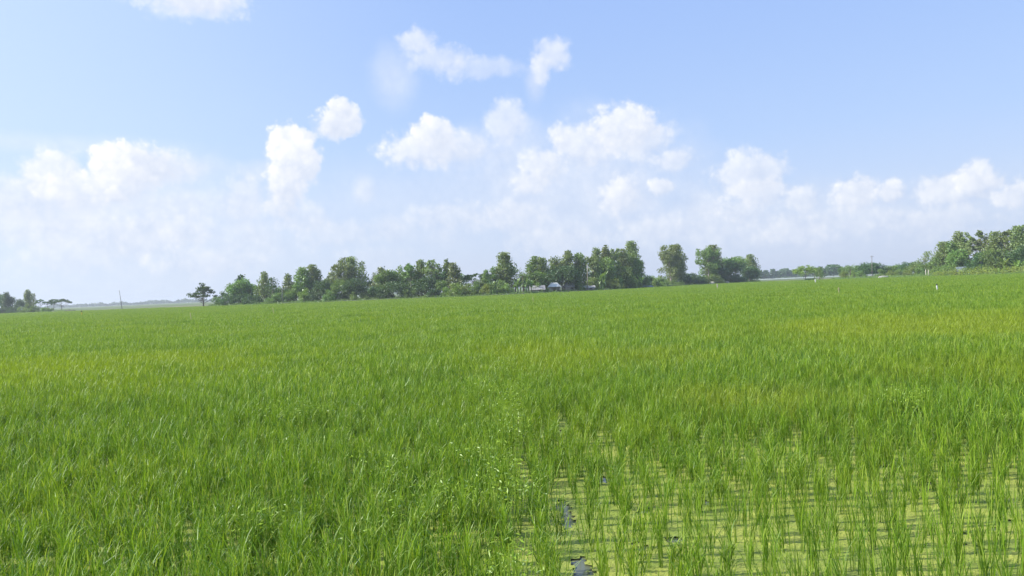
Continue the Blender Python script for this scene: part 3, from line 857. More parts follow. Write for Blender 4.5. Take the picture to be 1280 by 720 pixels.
T('euc', 780, 312, 13, 15, 'euc', 'grey green tree left of the highest spire', group=G_MAIN)
T('euc', 791, 302, 14, 14, 'euc', 'highest spire of the grove at the right end of its long skyline', group=G_MAIN)
T('broad', 791, 318, 22, 11, 'mid', 'full lower crown at the foot of the highest spire', group=G_MAIN)
T('broad', 776, 333, 26, 8, 'mid', 'shaded tree under the grey green tree by the highest spire', group=G_MAIN)
T('bush', 681.5, 355.5, 9, 2.5, 'mid', 'small bush between the long low roof and the white roofed hut', 'bush')
T('bush', 722, 343, 15, 6, 'mid', 'green bush right of the grey shed', 'bush')
T('bush', 740, 344, 18, 6, 'light', 'light green bush at the foot of the bare white trunk', 'bush')
T('bush', 763, 346, 20, 5, 'yellow', 'yellow green arching bush under the three small tips', 'bush')
T('bush', 786, 341, 22, 6, 'light', 'tall light green bush under the highest spire', 'bush')
leafy_plant('banana', 752, 342, 18, 6, 'yellow green banana clump right of the bare white trunk', 'banana plant')
leafy_plant('banana', 777, 347, 16, 4, 'banana clump left below the highest spire', 'banana plant')
leafy_plant('banana', 797, 346, 18, 4, 'banana clump right below the highest spire', 'banana plant')
for x, tp, w, c, lab in ((806, 340, 15, 'mid', 'first bush of the low hedge right of the highest spire'), (817, 342, 15, 'light', 'second bush of the low hedge, above the blue tarpaulin'),
                         (827, 343, 14, 'mid', 'reddish green bush at the left foot of the columnar lone tree'), (822, 351, 18, 'light', 'pale low bush right of the blue tarpaulin'),
                         (842, 349, 26, 'mid', 'low green bush at the foot of the columnar lone tree')):
    T('bush', x, tp, w, 5, c, lab, 'bush')
leafy_plant('banana', 812, 345, 14, 3, 'banana clump behind the blue tarpaulin', 'banana plant')
T('lobes', 838.5, 304, 27, 8, 'euc', 'tall columnar lone tree with sky on both sides', leaf=0.26)
T('euc', 845, 307, 18, 9, 'euc', 'slimmer right half of the columnar lone pair')
for x, tp, w, lab in ((857, 337, 14, 'dark hedge bush right of the columnar lone tree'), (867, 339, 16, 'dark hedge bush in the middle of the gap between the lone trees'), (876, 342, 14, 'dark hedge bush left under the bushy yellow tinged tree')):
    T('bush', x, tp, w, 6, 'dark', lab, 'bush')
T('lobes', 886, 307.5, 30, 8, 'mid', 'bushy yellow tinged tall tree left of the round tree')
T('euc', 892, 307, 14, 11, 'euc', 'pointed top on the right of the bushy yellow tinged tree')
T('broad', 915, 321.5, 32, 7, 'mid', 'round dense tree between the bushy tall tree and the conical tree')
T('broad', 903, 334, 22, 5, 'dark', 'dark low tree in front of the left side of the round dense tree')
T('euc', 939, 318.5, 13, 9, 'euc', 'conical tree at the right end of the village grove')
T('broad', 937, 333, 20, 5, 'dark', 'dark bush like tree under the conical tree')
T('bush', 921, 341, 26, 4, 'dark', 'dark bush under the round dense tree', 'bush')
T('bush', 889, 342, 24, 3, 'mid', 'green drooping bush under the bushy yellow tinged tree', 'bush')
# right: hazy trees beyond the water
for x, tp, w, kd, lab in ((948, 337.5, 9, 'broad', 'hazy round tree just right of the conical tree'), (957.5, 338, 7, 'euc', 'hazy thin tree left of two hazy spires'), (966.5, 336.5, 7, 'euc', 'hazy small spire left of the far round crown'),
                     (974, 338.5, 10, 'broad', 'hazy low crown left of the far dark crown'), (981, 335.5, 12, 'broad', 'hazy dark round crown left of the thin umbrella tree'), (990, 337.5, 11, 'broad', 'hazy crown touching the left of the thin umbrella tree'),
                     (1026, 333.5, 8, 'euc', 'hazy spire behind the right umbrella trunk'), (1031, 336, 12, 'broad', 'hazy dark crown between the umbrella trees and the far round tree'), (1042, 331, 17, 'broad', 'large hazy round tree right of the umbrella trees')):
    T(kd, x, tp, w, 0, 'dark', lab, group=G_FAR, depth=720 if x < 1000 else 560, leaf=0.55)
T('dome', 1007, 331.5, 27, 0, 'light', 'pale umbrella tree with a slim bare trunk right of the grove', depth=250)
T('dome', 1018, 333.5, 17, 0, 'mid', 'smaller umbrella tree right of the pale umbrella tree', depth=262)
T('sparse', 1024, 334.5, 10, 0, 'mid', 'thin tree with a dark trunk at the right of the umbrella trees', depth=255)
T('bush', 1012, 348, 17, 0, 'dark', 'low dark bush at the foot of the umbrella trees', 'bush', depth=248)
for x, tp, w, kd, c, off, lab in ((1052, 333.5, 12, 'broad', 'dark', 50, 'dark small tree at the left of the low right hand row'), (1060, 331.5, 14, 'broad', 'mid', 40, 'green tree second in the low right hand row'),
        (1071, 332, 16, 'broad', 'mid', 45, 'green tree left of the tall dark pole'), (1082, 327.5, 22, 'broad', 'dark', 30, 'dark tree just left of the tall dark pole'),
        (1097, 327.5, 16, 'broad', 'dark', 32, 'dark tree just right of the tall dark pole'), (1109, 332, 18, 'broad', 'mid', 38, 'pale green crown right of the pole trees'),
        (1121, 330, 16, 'broad', 'mid', 40, 'green crown in the middle of the low right hand row'), (1132, 326.5, 14, 'broad', 'dark', 36, 'darker peaked crown of the low right hand row'),
        (1144, 327, 18, 'broad', 'mid', 34, 'broad crown under the leaning sparse tree'), (1157, 326, 16, 'broad', 'mid', 30, 'crown right under the leaning sparse tree')):
    T(kd, x, tp, w, off, c, lab, group='low row of trees around the tall dark pole')
for x, tp, w, c, lab in ((1056, 338, 13, 'light', 'light shrub at the left end of the low right hand row'), (1068, 337.5, 12, 'light', 'light shrub below the small palm'), (1076, 336, 12, 'mid', 'green shrub left of the foot of the tall dark pole'),
                         (1102, 335, 14, 'mid', 'green shrub right of the foot of the tall dark pole'), (1114, 335.5, 14, 'light', 'pale shrub behind the long pale heap'), (1126, 334.5, 14, 'mid', 'shrub in the middle of the low right hand row'),
                         (1139, 333, 16, 'light', 'light shrub under the leaning sparse tree'), (1151, 331.5, 14, 'mid', 'green shrub left of the two cream posts'), (1166, 330, 12, 'light', 'light shrub right of the two cream posts')):
    T('bush', x, tp, w, 24, c, lab, 'bush')
leafy_plant('palm', 1063, 329.5, 12, 36, 'small palm in the low right hand row', 'palm', mat='mid')
T('sparse', 1149, 314.5, 12, 30, 'euc', 'sparse tree leaning to the right above the low right hand row', lean=0.45)
# right grove
T('broad', 1168, 320, 14, 16, 'mid', 'low tree at the left end of the right grove', group=G_RIGHT)
T('broad', 1174, 314, 13, 14, 'mid', 'green tree stepping up from the left end of the right grove', group=G_RIGHT)
T('euc', 1182, 302.5, 17, 16, 'euc', 'grey green tree on the rising left shoulder of the right grove', group=G_RIGHT)
T('broad', 1192, 297.5, 15, 14, 'mid', 'olive crown on the rising shoulder of the right grove', group=G_RIGHT)
T('euc', 1200.5, 290, 14, 18, 'euc', 'open topped tree left of the two pale tops of the right grove', group=G_RIGHT)
T('lobes', 1209.5, 288.5, 19, 14, 'euc', 'left one of the two pale tops of the right grove', group=G_RIGHT)
T('lobes', 1222, 287, 19, 13, 'euc', 'right one of the two pale tops of the right grove, trunk showing', group=G_RIGHT)
T('sparse', 1234, 293, 14, 15, 'euc', 'airy tree right of the two pale tops', group=G_RIGHT)
T('euc', 1246, 290, 16, 16, 'euc', 'dark tipped tree left of the banana plants in the right grove', group=G_RIGHT)
T('lobes', 1263, 287, 20, 15, 'euc', 'tall tree above the banana plants in the right grove', group=G_RIGHT)
T('euc', 1276, 283, 18, 16, 'euc', 'tallest tree at the right edge of the photo', group=G_RIGHT)
T('lobes', 1296, 281, 26, 17, 'euc', 'tall tree cut by the right edge of the photo', group=G_RIGHT)
T('broad', 1245, 311, 26, 9, 'mid', 'bright green shaded tree under the airy tree', group=G_RIGHT)
T('broad', 1275, 308, 22, 9, 'dark', 'dark tree at the right edge under the tallest tree', group=G_RIGHT)
T('broad', 1197, 312, 24, 10, 'mid', 'lower green tree under the rising shoulder of the right grove', group=G_RIGHT)
T('broad', 1226, 314, 20, 10, 'dark', 'shadowy tree under the two pale tops', group=G_RIGHT)
T('bush', 1188, 324, 22, 7, 'mid', 'green bush left of the grey blue shed roof', 'bush')
T('bush', 1213, 326, 18, 8, 'dark', 'dark bush right of the grey blue shed roof', 'bush')
T('bush', 1232, 326, 16, 8, 'dark', 'dark bush left of the banana plants in the right grove', 'bush')
T('bush', 1176, 328, 16, 8, 'mid', 'bush at the left end of the yellow green hedge', 'bush')
leafy_plant('banana', 1258, 321.5, 26, 4.5, 'pale banana plant behind the yellow green hedge', 'banana plant', mat='light')
leafy_plant('banana', 1276, 325, 16, 5, 'banana plant at the right edge behind the yellow green hedge', 'banana plant', mat='light')

# yellow green hedge along the right edge of the field
def make_hedge():
    mb = MB(); st = MB()
    c = at(1225, hor(1225), edge_at(1225) + 2)
    for px in np.arange(1166, 1330, 0.55):
        d = edge_at(px) + 1.5 + rng.random() * 2.5
        p = at(px, hor(px), d)
        z0 = float(ground_height(p.x, p.y))
        h = (1.25 + 0.8 * vnoise(np.array([px]), np.array([3.0]), 4.0, 51)[0]) * (0.6 + 0.4 * float(sstep(1160, 1190, px)))
        m = 26
        cen = np.stack([p.x + rng.normal(0, 0.25, m), p.y + rng.normal(0, 0.3, m), z0 + h * np.abs(rng.normal(0.45, 0.32, m))], -1)
        leaf_quads(mb, cen - np.array(c) * [1, 1, 0], 0.13 * (0.6 + 0.8 * rng.random(m)), 0.2)
        if rng.random() < 0.3:
            st.tube([(p.x - c.x, p.y - c.y, z0 - 0.1), (p.x - c.x + 0.05, p.y - c.y, z0 + h * 0.8)], [0.025, 0.012], 5)
    root = empty('hedge', (c.x, c.y, 0))
    tag(root, 'low yellow green hedge running along the right edge of the field', 'hedge')
    mb.build('foliage', M['yellow'], root); st.build('stem', M['bark'], root)
make_hedge()

# undergrowth on the village bank
def make_undergrowth():
    mb = MB()
    for px in np.concatenate([np.arange(-40, 90, 0.5), np.arange(262, 950, 0.32), np.arange(1040, 1330, 0.5)]):
        for _ in range(2):
            d = edge_at(px) + 1.0 + rng.random() ** 1.4 * 14
            p = at(px, hor(px), d)
            z0 = float(ground_height(p.x, p.y))
            h = 0.25 + 0.45 * rng.random() * (0.4 + vnoise(np.array([px]), np.array([d]), 3.0, 61)[0])
            m = 12
            cen = np.stack([p.x + rng.normal(0, 0.35, m), p.y + rng.normal(0, 0.4, m), z0 + h * rng.random(m)], -1)
            leaf_quads(mb, cen, 0.11 * (0.6 + 0.8 * rng.random(m)), 0.1)
    tag(mb.build('undergrowth', M['mid']), 'rough grass and low scrub along the bank below the trees', 'undergrowth', kind='stuff')
make_undergrowth()

# distant woods on the horizon
def make_woods():
    mb = MB()
    def row(px0, px1, depth, hfun, dens, size):
        for px in np.arange(px0, px1, dens):
            d = depth * (0.92 + 0.16 * rng.random())
            p = at(px, hor(px), d)
            h = hfun(px) * (0.6 + 0.6 * rng.random())
            w = h * (0.7 + 0.5 * rng.random())
            m = 46
            g_ = rng.normal(0, 1, (m, 3)); g_ /= np.linalg.norm(g_, axis=1)[:, None]
            cen = np.array((p.x, p.y, LAND + h * 0.52)) + g_ * (rng.random(m) ** 0.4)[:, None] * np.array((w * 0.5, w * 0.5, h * 0.48))
            leaf_quads(mb, cen, size * (0.6 + 0.8 * rng.random(m)), 0.1, 0.7)
    hf = lambda px: 6.5 * (0.55 + 0.9 * float(vnoise(np.array([px]), np.array([1.0]), 9.0, 71)[0]))
    row(-120, 300, 1700, hf, 0.8, 1.3)
    row(930, 1180, 850, lambda px: 5.0 + 2.5 * float(vnoise(np.array([px]), np.array([1.0]), 6.0, 72)[0]), 0.9, 0.8)
    row(1180, 1420, 800, lambda px: 7.0, 1.2, 0.8)
    row(300, 930, 1500, hf, 1.6, 1.2)
    tag(mb.build('distant_woods', M['dark']), 'hazy low line of far woods along the horizon', 'woods', kind='stuff')
make_woods()

# pale water beyond the field on the right
def make_river():
    mb = MB()
    v = []
    for px, d in ((925, 470), (1000, 440), (1070, 430), (1120, 470), (1120, 640), (1060, 690), (990, 690), (915, 700)):
        p = at(px, hor(px), d); v.append((p.x, p.y, LAND + 0.09))
    mb.add(v, [tuple(range(len(v)))])
    m = plain('pale_flood_water', (0.36, 0.38, 0.28), (0.30, 0.33, 0.22), 0.02, 0.35)
    tag(mb.build('river', m), kind='structure')
make_river()

# ------------------------------------------------------------------ poles, posts, stakes
def pole(px, top, off, label, rad, lean_px=0.0, mat='pole', arm=False, name='utility_pole', cat='pole', depth=None):
    d = depth or edge_at(px) + off
    p = at(px, hor(px), d); z0 = float(ground_height(p.x, p.y)) - 0.2
    q = at(px + lean_px, top, d)
    root = empty(name, (p.x, p.y, z0)); tag(root, label, cat)
    mb = MB(); h = q.z - z0
    mb.tube([(0, 0, 0), ((q.x - p.x) * 0.45, 0, h * 0.5), (q.x - p.x, 0, h)], [rad, rad * 0.85, rad * 0.65], 8)
    mb.build('shaft', M[mat], root, True)
    if arm:
        a = MB(); a.box((q.x - p.x, 0, h - 0.35), (0.95, 0.08, 0.08)); a.build('crossarm', M[mat], root)
        b = MB()
        for s in (-0.4, 0.4): b.tube([(q.x - p.x + s, 0, h - 0.31), (q.x - p.x + s, 0, h - 0.14)], [0.05, 0.035], 6)
        b.build('insulator', M['concrete'], root)
    return root
pole(152.5, 362.5, 2, 'thin bare pole leaning left over the open field at the left', 0.10, -3.6)
pole(352.5, 351.5, 3, 'bare pale pole standing upright in front of the first grove group', 0.09, 0, 'concrete')
pole(734, 331, 4, 'bare white trunk standing like a post right of the grey shed', 0.11, 0.4, 'pale_bark', name='dead_trunk', cat='trunk')
pole(905, 332, 3, 'thin grey pole in front of the round dense tree', 0.08, 0, 'concrete')
pole(1090, 319.5, 22, 'tall dark pole with a crossarm among the low right hand trees', 0.13, -0.2, 'pole', True)
pole(898.5, 346.5, 2.5, 'short pale concrete post left of the thin grey pole', 0.17, 0, 'concrete', name='post', cat='post')
pole(1157, 337, 4, 'left one of two cream posts at the end of the low right hand row', 0.12, 0, 'straw', name='post', cat='post')
pole(1160.4, 337.2, 4, 'right one of two cream posts at the end of the low right hand row', 0.12, 0, 'straw', name='post', cat='post')

def stake(px, top, bot, label, lean=0.0, rag=None, rag_at=0.8, cap=False):
    d = (H - CAN) * F / (bot - hor(px))
    p = at(px, hor(px), d); q = at(px + lean, top, d)
    root = empty('stake', (p.x, p.y, -0.2)); tag(root, label, 'stake')
    h = q.z + 0.2
    mb = MB(); mb.tube([(0, 0, 0), ((q.x - p.x) * 0.5, 0, h * 0.55), (q.x - p.x, 0, h)], [0.03, 0.027, 0.022], 6)
    mb.build('rod', M['bamboo'], root, True)
    if rag:
        c = MB(); v = []; f = []
        zt = h * 0.98; L_ = min(0.55, (q.z - CAN) * rag_at)
        ring = 8
        for j in range(5):
            t = j / 4
            for k in range(ring):
                a = 2 * math.pi * k / ring
                rr = (0.05 + 0.10 * math.sin(math.pi * (0.15 + 0.7 * t))) * (1 + 0.25 * math.sin(3 * a + j)) * (d / 260 + 0.14)
                v.append(((q.x - p.x) * (1 - 0.3 * t) + rr * math.cos(a), 0.8 * rr * math.sin(a), zt - L_ * t))
        for j in range(4):
            for k in range(ring):
                f.append((j * ring + k, j * ring + (k + 1) % ring, (j + 1) * ring + (k + 1) % ring, (j + 1) * ring + k))
        f.append(tuple(range(ring))); f.append(tuple(4 * ring + k for k in range(ring))[::-1])
        c.add(v, f); c.build('rag', M[rag], root, True)
    if cap:
        c = MB(); s = 0.06 * (d / 90 + 0.3)
        c.tube([(q.x - p.x - s, 0, h - 0.02), (q.x - p.x, 0, h + s * 0.7), (q.x - p.x + s * 1.2, 0, h + 0.06)], [s * 0.5, s * 0.75, s * 0.3], 7)
        c.build('dark_rag', M['dark_cloth'], root, True)
    return root
stake(239.5, 390.5, 399, 'thin bare pale stake leaning in the rice below the lone tiered tree', -2.0)
stake(342.5, 384.5, 391.5, 'faint bare stake in the rice below the bare pale pole', -1.5)
stake(666, 371, 377, 'faint straight stake in the rice below the long low roof', 0.0)
stake(102.5, 389.5, 394, 'stake with a yellow rag under a dark one in the rice at the far left', -0.5, 'yellow_cloth', 0.95, True)
stake(896.5, 354.5, 360.5, 'stake with a pale yellow rag in the rice below the bushy yellow tinged tree', 0.0, 'straw', 0.9)
stake(1018.5, 348.5, 354, 'stake with a white rag in the rice below the umbrella trees', 0.6, 'white_cloth', 0.9)
stake(1048, 359, 364.5, 'stake with a small yellowish rag in the rice below the low right hand row', 0.2, 'bamboo', 0.8)
stake(1171, 356, 361.5, 'stake with a white rag and a dark tip in the rice below the right grove', 0.0, 'white_cloth', 0.95, True)

# ------------------------------------------------------------------ huts
def hut(name, px0, px1, top, off, label, roof_mat, wall_mat, kind='gable', open_front=False, rz=0.0, depth_m=3.2, wall_h=1.15):
    px = (px0 + px1) / 2; d = edge_at(px) + off
    p = at(px, hor(px), d); z0 = float(ground_height(p.x, p.y)) - 0.08
    w = (px1 - px0) * d / F; h = at(px, top, d).z - z0
    root = empty(name, (p.x, p.y, z0), rz); tag(root, label, 'hut')
    wall_h = min(wall_h, h * 0.62)
    wl = MB()
    ww, dd = w * 0.86, depth_m * 0.84
    if open_front:
        for sx in (-1, -0.35, 0.35, 1):
            for sy in (-1, 1): wl.box((sx * ww / 2, sy * dd / 2, wall_h / 2), (0.12, 0.12, wall_h))
        wl.build('post_frame', M['pale_bark'], root)
        bk = MB(); bk.box((0, dd / 2 - 0.12, wall_h / 2), (ww, 0.06, wall_h * 0.98)); bk.box((-ww * 0.33, -dd / 2 + 0.13, wall_h * 0.42), (ww * 0.3, 0.06, wall_h * 0.84)); bk.build('wall', M[wall_mat], root)
    else:
        wl.box((0, 0, wall_h / 2), (ww, dd, wall_h)); wl.build('wall', M[wall_mat], root)
        dr = MB(); dr.box((ww * 0.22, -dd / 2 - 0.02, wall_h * 0.42), (0.75, 0.06, wall_h * 0.84)); dr.build('door', M['opening'], root)
    rf = MB(); t = 0.06; e = wall_h - 0.02
    if kind == 'gable':                                  # ridge along x
        prof = [(-depth_m / 2, e), (0, h), (depth_m / 2, e), (depth_m / 2, e - t), (0, h - t * 1.2), (-depth_m / 2, e - t)]
        v = [(s * w / 2 * (0.96 if i in (1, 4) else 1), y, z) for s in (-1, 1) for i, (y, z) in enumerate(prof)]
        f = [(0, 1, 7, 6), (1, 2, 8, 7), (2, 3, 9, 8), (3, 4, 10, 9), (4, 5, 11, 10), (5, 0, 6, 11), (5, 4, 3, 2, 1, 0)[::-1], (6, 7, 8, 9, 10, 11)]
        rf.add(v, f)
    elif kind == 'hip':
        k = 0.45
        v = [(-w / 2, -depth_m / 2, e), (w / 2, -depth_m / 2, e), (w / 2, depth_m / 2, e), (-w / 2, depth_m / 2, e), (-w / 2 * k, 0, h), (w / 2 * k, 0, h),
             (-w / 2, -depth_m / 2, e - t), (w / 2, -depth_m / 2, e - t), (w / 2, depth_m / 2, e - t), (-w / 2, depth_m / 2, e - t)]
        f = [(0, 1, 5, 4), (2, 3, 4, 5), (1, 2, 5), (3, 0, 4), (6, 7, 1, 0), (7, 8, 2, 1), (8, 9, 3, 2), (9, 6, 0, 3), (9, 8, 7, 6)]
        rf.add(v, f)
    else:                                                # tunnel shaped sheet roof
        n = 10; v = []
        for s in (-1, 1):
            for i in range(n + 1):
                a = math.pi * i / n
                v.append((-math.cos(a) * w / 2, s * depth_m / 2, e + (h - e) * math.sin(a) ** 0.8))
        for s in (-1, 1):
            for i in range(n + 1):
                a = math.pi * i / n
                v.append((-math.cos(a) * (w / 2 - t), s * depth_m / 2, e - t + (h - e) * math.sin(a) ** 0.8))
        m_ = n + 1; f = []
        for i in range(n):
            f += [(i, i + 1, m_ + i + 1, m_ + i), (2 * m_ + i + 1, 2 * m_ + i, 3 * m_ + i, 3 * m_ + i + 1), (i, 2 * m_ + i, 2 * m_ + i + 1, i + 1), (m_ + i + 1, 3 * m_ + i + 1, 3 * m_ + i, m_ + i)]
        f += [(0, m_, 3 * m_, 2 * m_), (n, 2 * m_ + n, 3 * m_ + n, m_ + n)]
        rf.add(v, f)
    rf.build('roof', M[roof_mat], root)
    return root
hut('hut', 684.5, 701, 353.2, 5.5, 'small open hut with a white sheet roof on posts in front of the grove', 'tin_white', 'wall', 'hip', True, 0.0, 3.4, 1.5)
hut('shed', 704, 718, 351.8, 6.5, 'grey tin hip roofed shed right of the white roofed hut', 'tin_grey', 'wall', 'hip', False, 0.15, 3.0, 1.25)
hut('shed', 661.5, 681.5, 356.8, 4.5, 'long low shed with a greyish flat roof left of the white roofed hut', 'tin_grey', 'wall', 'gable', False, 0.0, 2.2, 0.95)
hut('shed', 724, 744, 357.0, 5.0, 'low weathered grey roof among bushes right of the grey shed', 'concrete', 'wall', 'gable', False, 0.0, 2.2, 0.9)
hut('shed', 1195, 1207.5, 333.5, 5.5, 'grey blue roofed shed sunk behind the yellow green hedge', 'tarp', 'wall', 'gable', False, -0.2, 2.4, 0.9)

def mound(name, px0, px1, top, off, mat, label, cat, dm=1.6, part=None):
    px = (px0 + px1) / 2; d = edge_at(px) + off
    p = at(px, hor(px), d); z0 = float(ground_height(p.x, p.y)) - 0.1
    w = (px1 - px0) * d / F; h = at(px, top, d).z - z0
    mb = MB(); nr, ns = 7, 18; v = []
    for j in range(nr):
        t = j / (nr - 1)
        for k in range(ns):
            a = 2 * math.pi * k / ns
            rr = math.cos(t * math.pi / 2) ** 0.8
            wob = 1 + 0.16 * math.sin(3 * a + px) + 0.08 * math.sin(5 * a + 2 * j)
            v.append((w / 2 * rr * wob * math.cos(a), dm / 2 * rr * wob * math.sin(a), h * math.sin(t * math.pi / 2) ** 0.9))
    f = [(j * ns + k, j * ns + (k + 1) % ns, (j + 1) * ns + (k + 1) % ns, (j + 1) * ns + k) for j in range(nr - 1) for k in range(ns)]
    f.append(tuple(range(ns))[::-1])
    mb.add(v, f)
    o = mb.build(name, M[mat], None, True); o.location = (p.x, p.y, z0)
    tag(o, label, cat)
mound('tarpaulin', 800, 818, 356.4, 2.0, 'tarp', 'blue grey tarpaulin draped over a low heap left of the columnar lone tree', 'tarpaulin', 2.2)
mound('straw_heap', 885.5, 893, 351.8, 1.5, 'straw', 'pale straw heap at the field edge below the bushy yellow tinged tree', 'straw heap')
mound('straw_heap', 906.5, 911.5, 351.4, 1.5, 'straw', 'smaller pale straw heap just right of the thin grey pole', 'straw heap')
mound('straw_heap', 1098, 1111, 344.6, 3.0, 'concrete', 'long pale heap at the field edge right of the tall dark pole', 'straw heap')

# earth banks at the foot of the trees, coloured dark for their shade
def bank(px0, px1, off, hgt, label):
    mb = MB(); c = at((px0 + px1) / 2, hor((px0 + px1) / 2), edge_at((px0 + px1) / 2) + off)
    xs = np.linspace(px0, px1, max(8, int((px1 - px0) / 3))); v = []
    for i, px in enumerate(xs):
        p = at(px, hor(px), edge_at(px) + off); z0 = float(ground_height(p.x, p.y)) - 0.1
        e = math.sin(math.pi * (0.04 + 0.92 * i / (len(xs) - 1))) ** 0.35
        hh = hgt * e * (0.75 + 0.5 * rng.random())
        for dy, zz in ((-0.9, 0), (-0.35, hh), (0.35, hh * 0.9), (0.9, 0)):
            v.append((p.x - c.x, p.y - c.y + dy, z0 + zz))
    f = []
    for i in range(len(xs) - 1):
        for k in range(3): f.append((i * 4 + k, i * 4 + k + 1, i * 4 + k + 5, i * 4 + k + 4)[::-1])
    mb.add(v, f)
    o = mb.build('earth_bank', M['earth'], None, True); o.location = (c.x, c.y, 0)
    tag(o, label, 'bank', 'earth banks with painted-in shade at the edge of the field')
bank(63, 73, 1.5, 0.55, 'short dark bank left of the trunk of the dark umbrella tree')
bank(79, 94, 1.5, 0.75, 'short dark bank right of the trunk of the dark umbrella tree')
bank(345, 372, 1.6, 0.45, 'dark bank at the foot of the bare pale pole')
bank(400, 560, 1.6, 0.50, 'long dark bank below the high middle row of the grove')
bank(572, 682, 1.6, 0.45, 'dark bank below the spiky palms')
bank(694, 775, 1.6, 0.50, 'dark bank in front of the white roofed hut and grey shed')
bank(816, 880, 1.6, 0.50, 'dark bank between the two tall lone trees')

# ------------------------------------------------------------------ sky
SUN_EL, SUN_AZ = math.radians(40), math.radians(-92)    # azimuth from +Y towards +X
def make_world():
    w = bpy.data.worlds.new('World'); SC.world = w; w.use_nodes = True
    t = w.node_tree; t.nodes.clear(); g = NT(t)
    out = g.n('ShaderNodeOutputWorld'); bg = g.n('ShaderNodeBackground'); bg.inputs['Strength'].default_value = 0.11
    sky = g.n('ShaderNodeTexSky'); sky.sky_type = 'NISHITA'; sky.sun_disc = False
    sky.sun_elevation = SUN_EL; sky.sun_rotation = SUN_AZ
    sky.air_density = 1.0; sky.dust_density = 1.2; sky.ozone_density = 1.0
    tc = g.n('ShaderNodeTexCoord'); sep = g.n('ShaderNodeSeparateXYZ'); g.l(tc.outputs['Generated'], sep.inputs[0])
    az = g.math('ARCTAN2', sep.outputs[0], sep.outputs[1]); el = g.math('ARCSINE', sep.outputs[2])
    uv = g.n('ShaderNodeCombineXYZ'); g.l(az, uv.inputs[0]); g.l(el, uv.inputs[1])
    # warp
    n1 = g.n('ShaderNodeTexNoise', inp={'Scale': 16.0, 'Detail': 5.0, 'Roughness': 0.58}); g.l(uv.outputs[0], n1.inputs['Vector'])
    wv = g.n('ShaderNodeVectorMath', operation='MULTIPLY_ADD'); g.l(n1.outputs['Color'], wv.inputs[0])
    wv.inputs[1].default_value = (0.016, 0.013, 0); 
    wo = g.n('ShaderNodeVectorMath', operation='SUBTRACT'); g.l(uv.outputs[0], wo.inputs[0]); wo.inputs[1].default_value = (0.008, 0.0065, 0)
    g.l(wo.outputs[0], wv.inputs[2])
    # clouds of the photo: px, py, rx, ry, opacity, softness (broad veils first, puffs over them)
    CL = [(130, 322, 210, 56, .28, 1), (560, 250, 160, 44, .28, 1), (70, 180, 120, 9, .30, 1), (180, 272, 100, 42, .42, 1), (60, 264, 100, 30, .38, 1), (735, 222, 120, 58, .52, 1),
          (760, 275, 130, 40, .38, 1), (945, 272, 80, 34, .42, 1), (885, 285, 26, 38, .42, 1), (1150, 262, 170, 32, .38, 1), (1050, 292, 130, 32, .30, 1), (620, 188, 56, 28, .42, 1),
          (190, 300, 42, 18, .52, .6), (90, 322, 50, 15, .48, .6), (255, 330, 50, 13, .48, .6), (420, 292, 40, 15, .50, .6), (470, 322, 42, 11, .28, .6), (700, 302, 50, 16, .48, .6), (640, 272, 32, 18, .54, .6),
          (820, 292, 40, 17, .50, .6), (990, 287, 32, 17, .52, .6), (1180, 278, 50, 17, .50, .6), (1080, 272, 42, 13, .34, .6), (560, 272, 40, 15, .52, .6), (232, 286, 30, 14, .54, .6), (380, 272, 26, 15, .54, .6), (30, 285, 40, 16, .52, .6),
          (490, 97, 22, 28, .38, 1), (318, 270, 32, 28, .42, 1), (320, 306, 44, 20, .42, 1), (320, 212, 28, 9, .40, 1), (245, 208, 34, 13, .50, 1), (668, 104, 10, 20, .42, 1),
          (455, 238, 11, 15, .48, .7), (488, 289, 28, 15, .52, .7), (552, 296, 22, 11, .32, 1), (110, 290, 64, 24, .45, .8), (222, 259, 42, 14, .45, .8), (22, 246, 44, 19, .62, .6),
          (306, 242, 19, 23, .60, .6), (203, 211, 34, 18, .70, .5), (66, 217, 25, 22, .82, .35), (96, 239, 32, 18, .75, .4), (168, 206, 38, 19, .92, .2), (145, 204, 26, 19, .95, .1), (150, 226, 29, 22, .85, .35), (143, 244, 10, 8, .9, .3),
          (364, 178, 24, 20, .97, .1), (367, 200, 27, 24, .95, .2), (355, 228, 19, 26, .92, .25), (353, 253, 15, 20, .75, .6), (424, 152, 22, 18, .95, .15), (424, 134, 12, 12, .92, .15), (413, 159, 17, 11, .6, .6),
          (238, -2, 46, 17, .90, .6), (600, 86, 42, 11, .40, .6), (545, 74, 31, 14, .54, .6), (519, 50, 20, 11, .62, .5), (576, 184, 27, 18, .68, .6), (528, 186, 40, 20, .85, .4), (540, 166, 22, 18, .92, .2),
          (632, 151, 22, 20, .62, .5), (676, 86, 10, 15, .62, .5), (688, 68, 20, 15, .68, .5), (662, 228, 19, 14, .72, .4), (678, 206, 23, 18, .70, .4), (736, 179, 35, 22, .74, .4), (700, 170, 12, 13, .80, .3),
          (802, 176, 31, 22, .72, .5), (780, 158, 34, 24, .86, .25), (841, 201, 21, 12, .66, .5), (775, 244, 19, 22, .86, .4), (826, 234, 14, 9, .82, .3), (925, 263, 19, 14, .60, .5), (951, 240, 32, 14, .78, .3), (936, 215, 35, 22, .76, .3),
          (1002, 248, 18, 13, .62, .5), (1068, 240, 21, 16, .82, .3), (1112, 238, 13, 11, .86, .3), (1196, 235, 42, 16, .80, .35), (1225, 222, 17, 18, .78, .3), (1271, 243, 19, 11, .78, .3)]
    vo = g.n('ShaderNodeTexVoronoi', voronoi_dimensions='2D', feature='SMOOTH_F1', normalize=True, inp={'Scale': 62.0, 'Detail': 2.0, 'Roughness': 0.5, 'Lacunarity': 2.2, 'Smoothness': 0.6})
    g.l(wv.outputs[0], vo.inputs['Vector'])
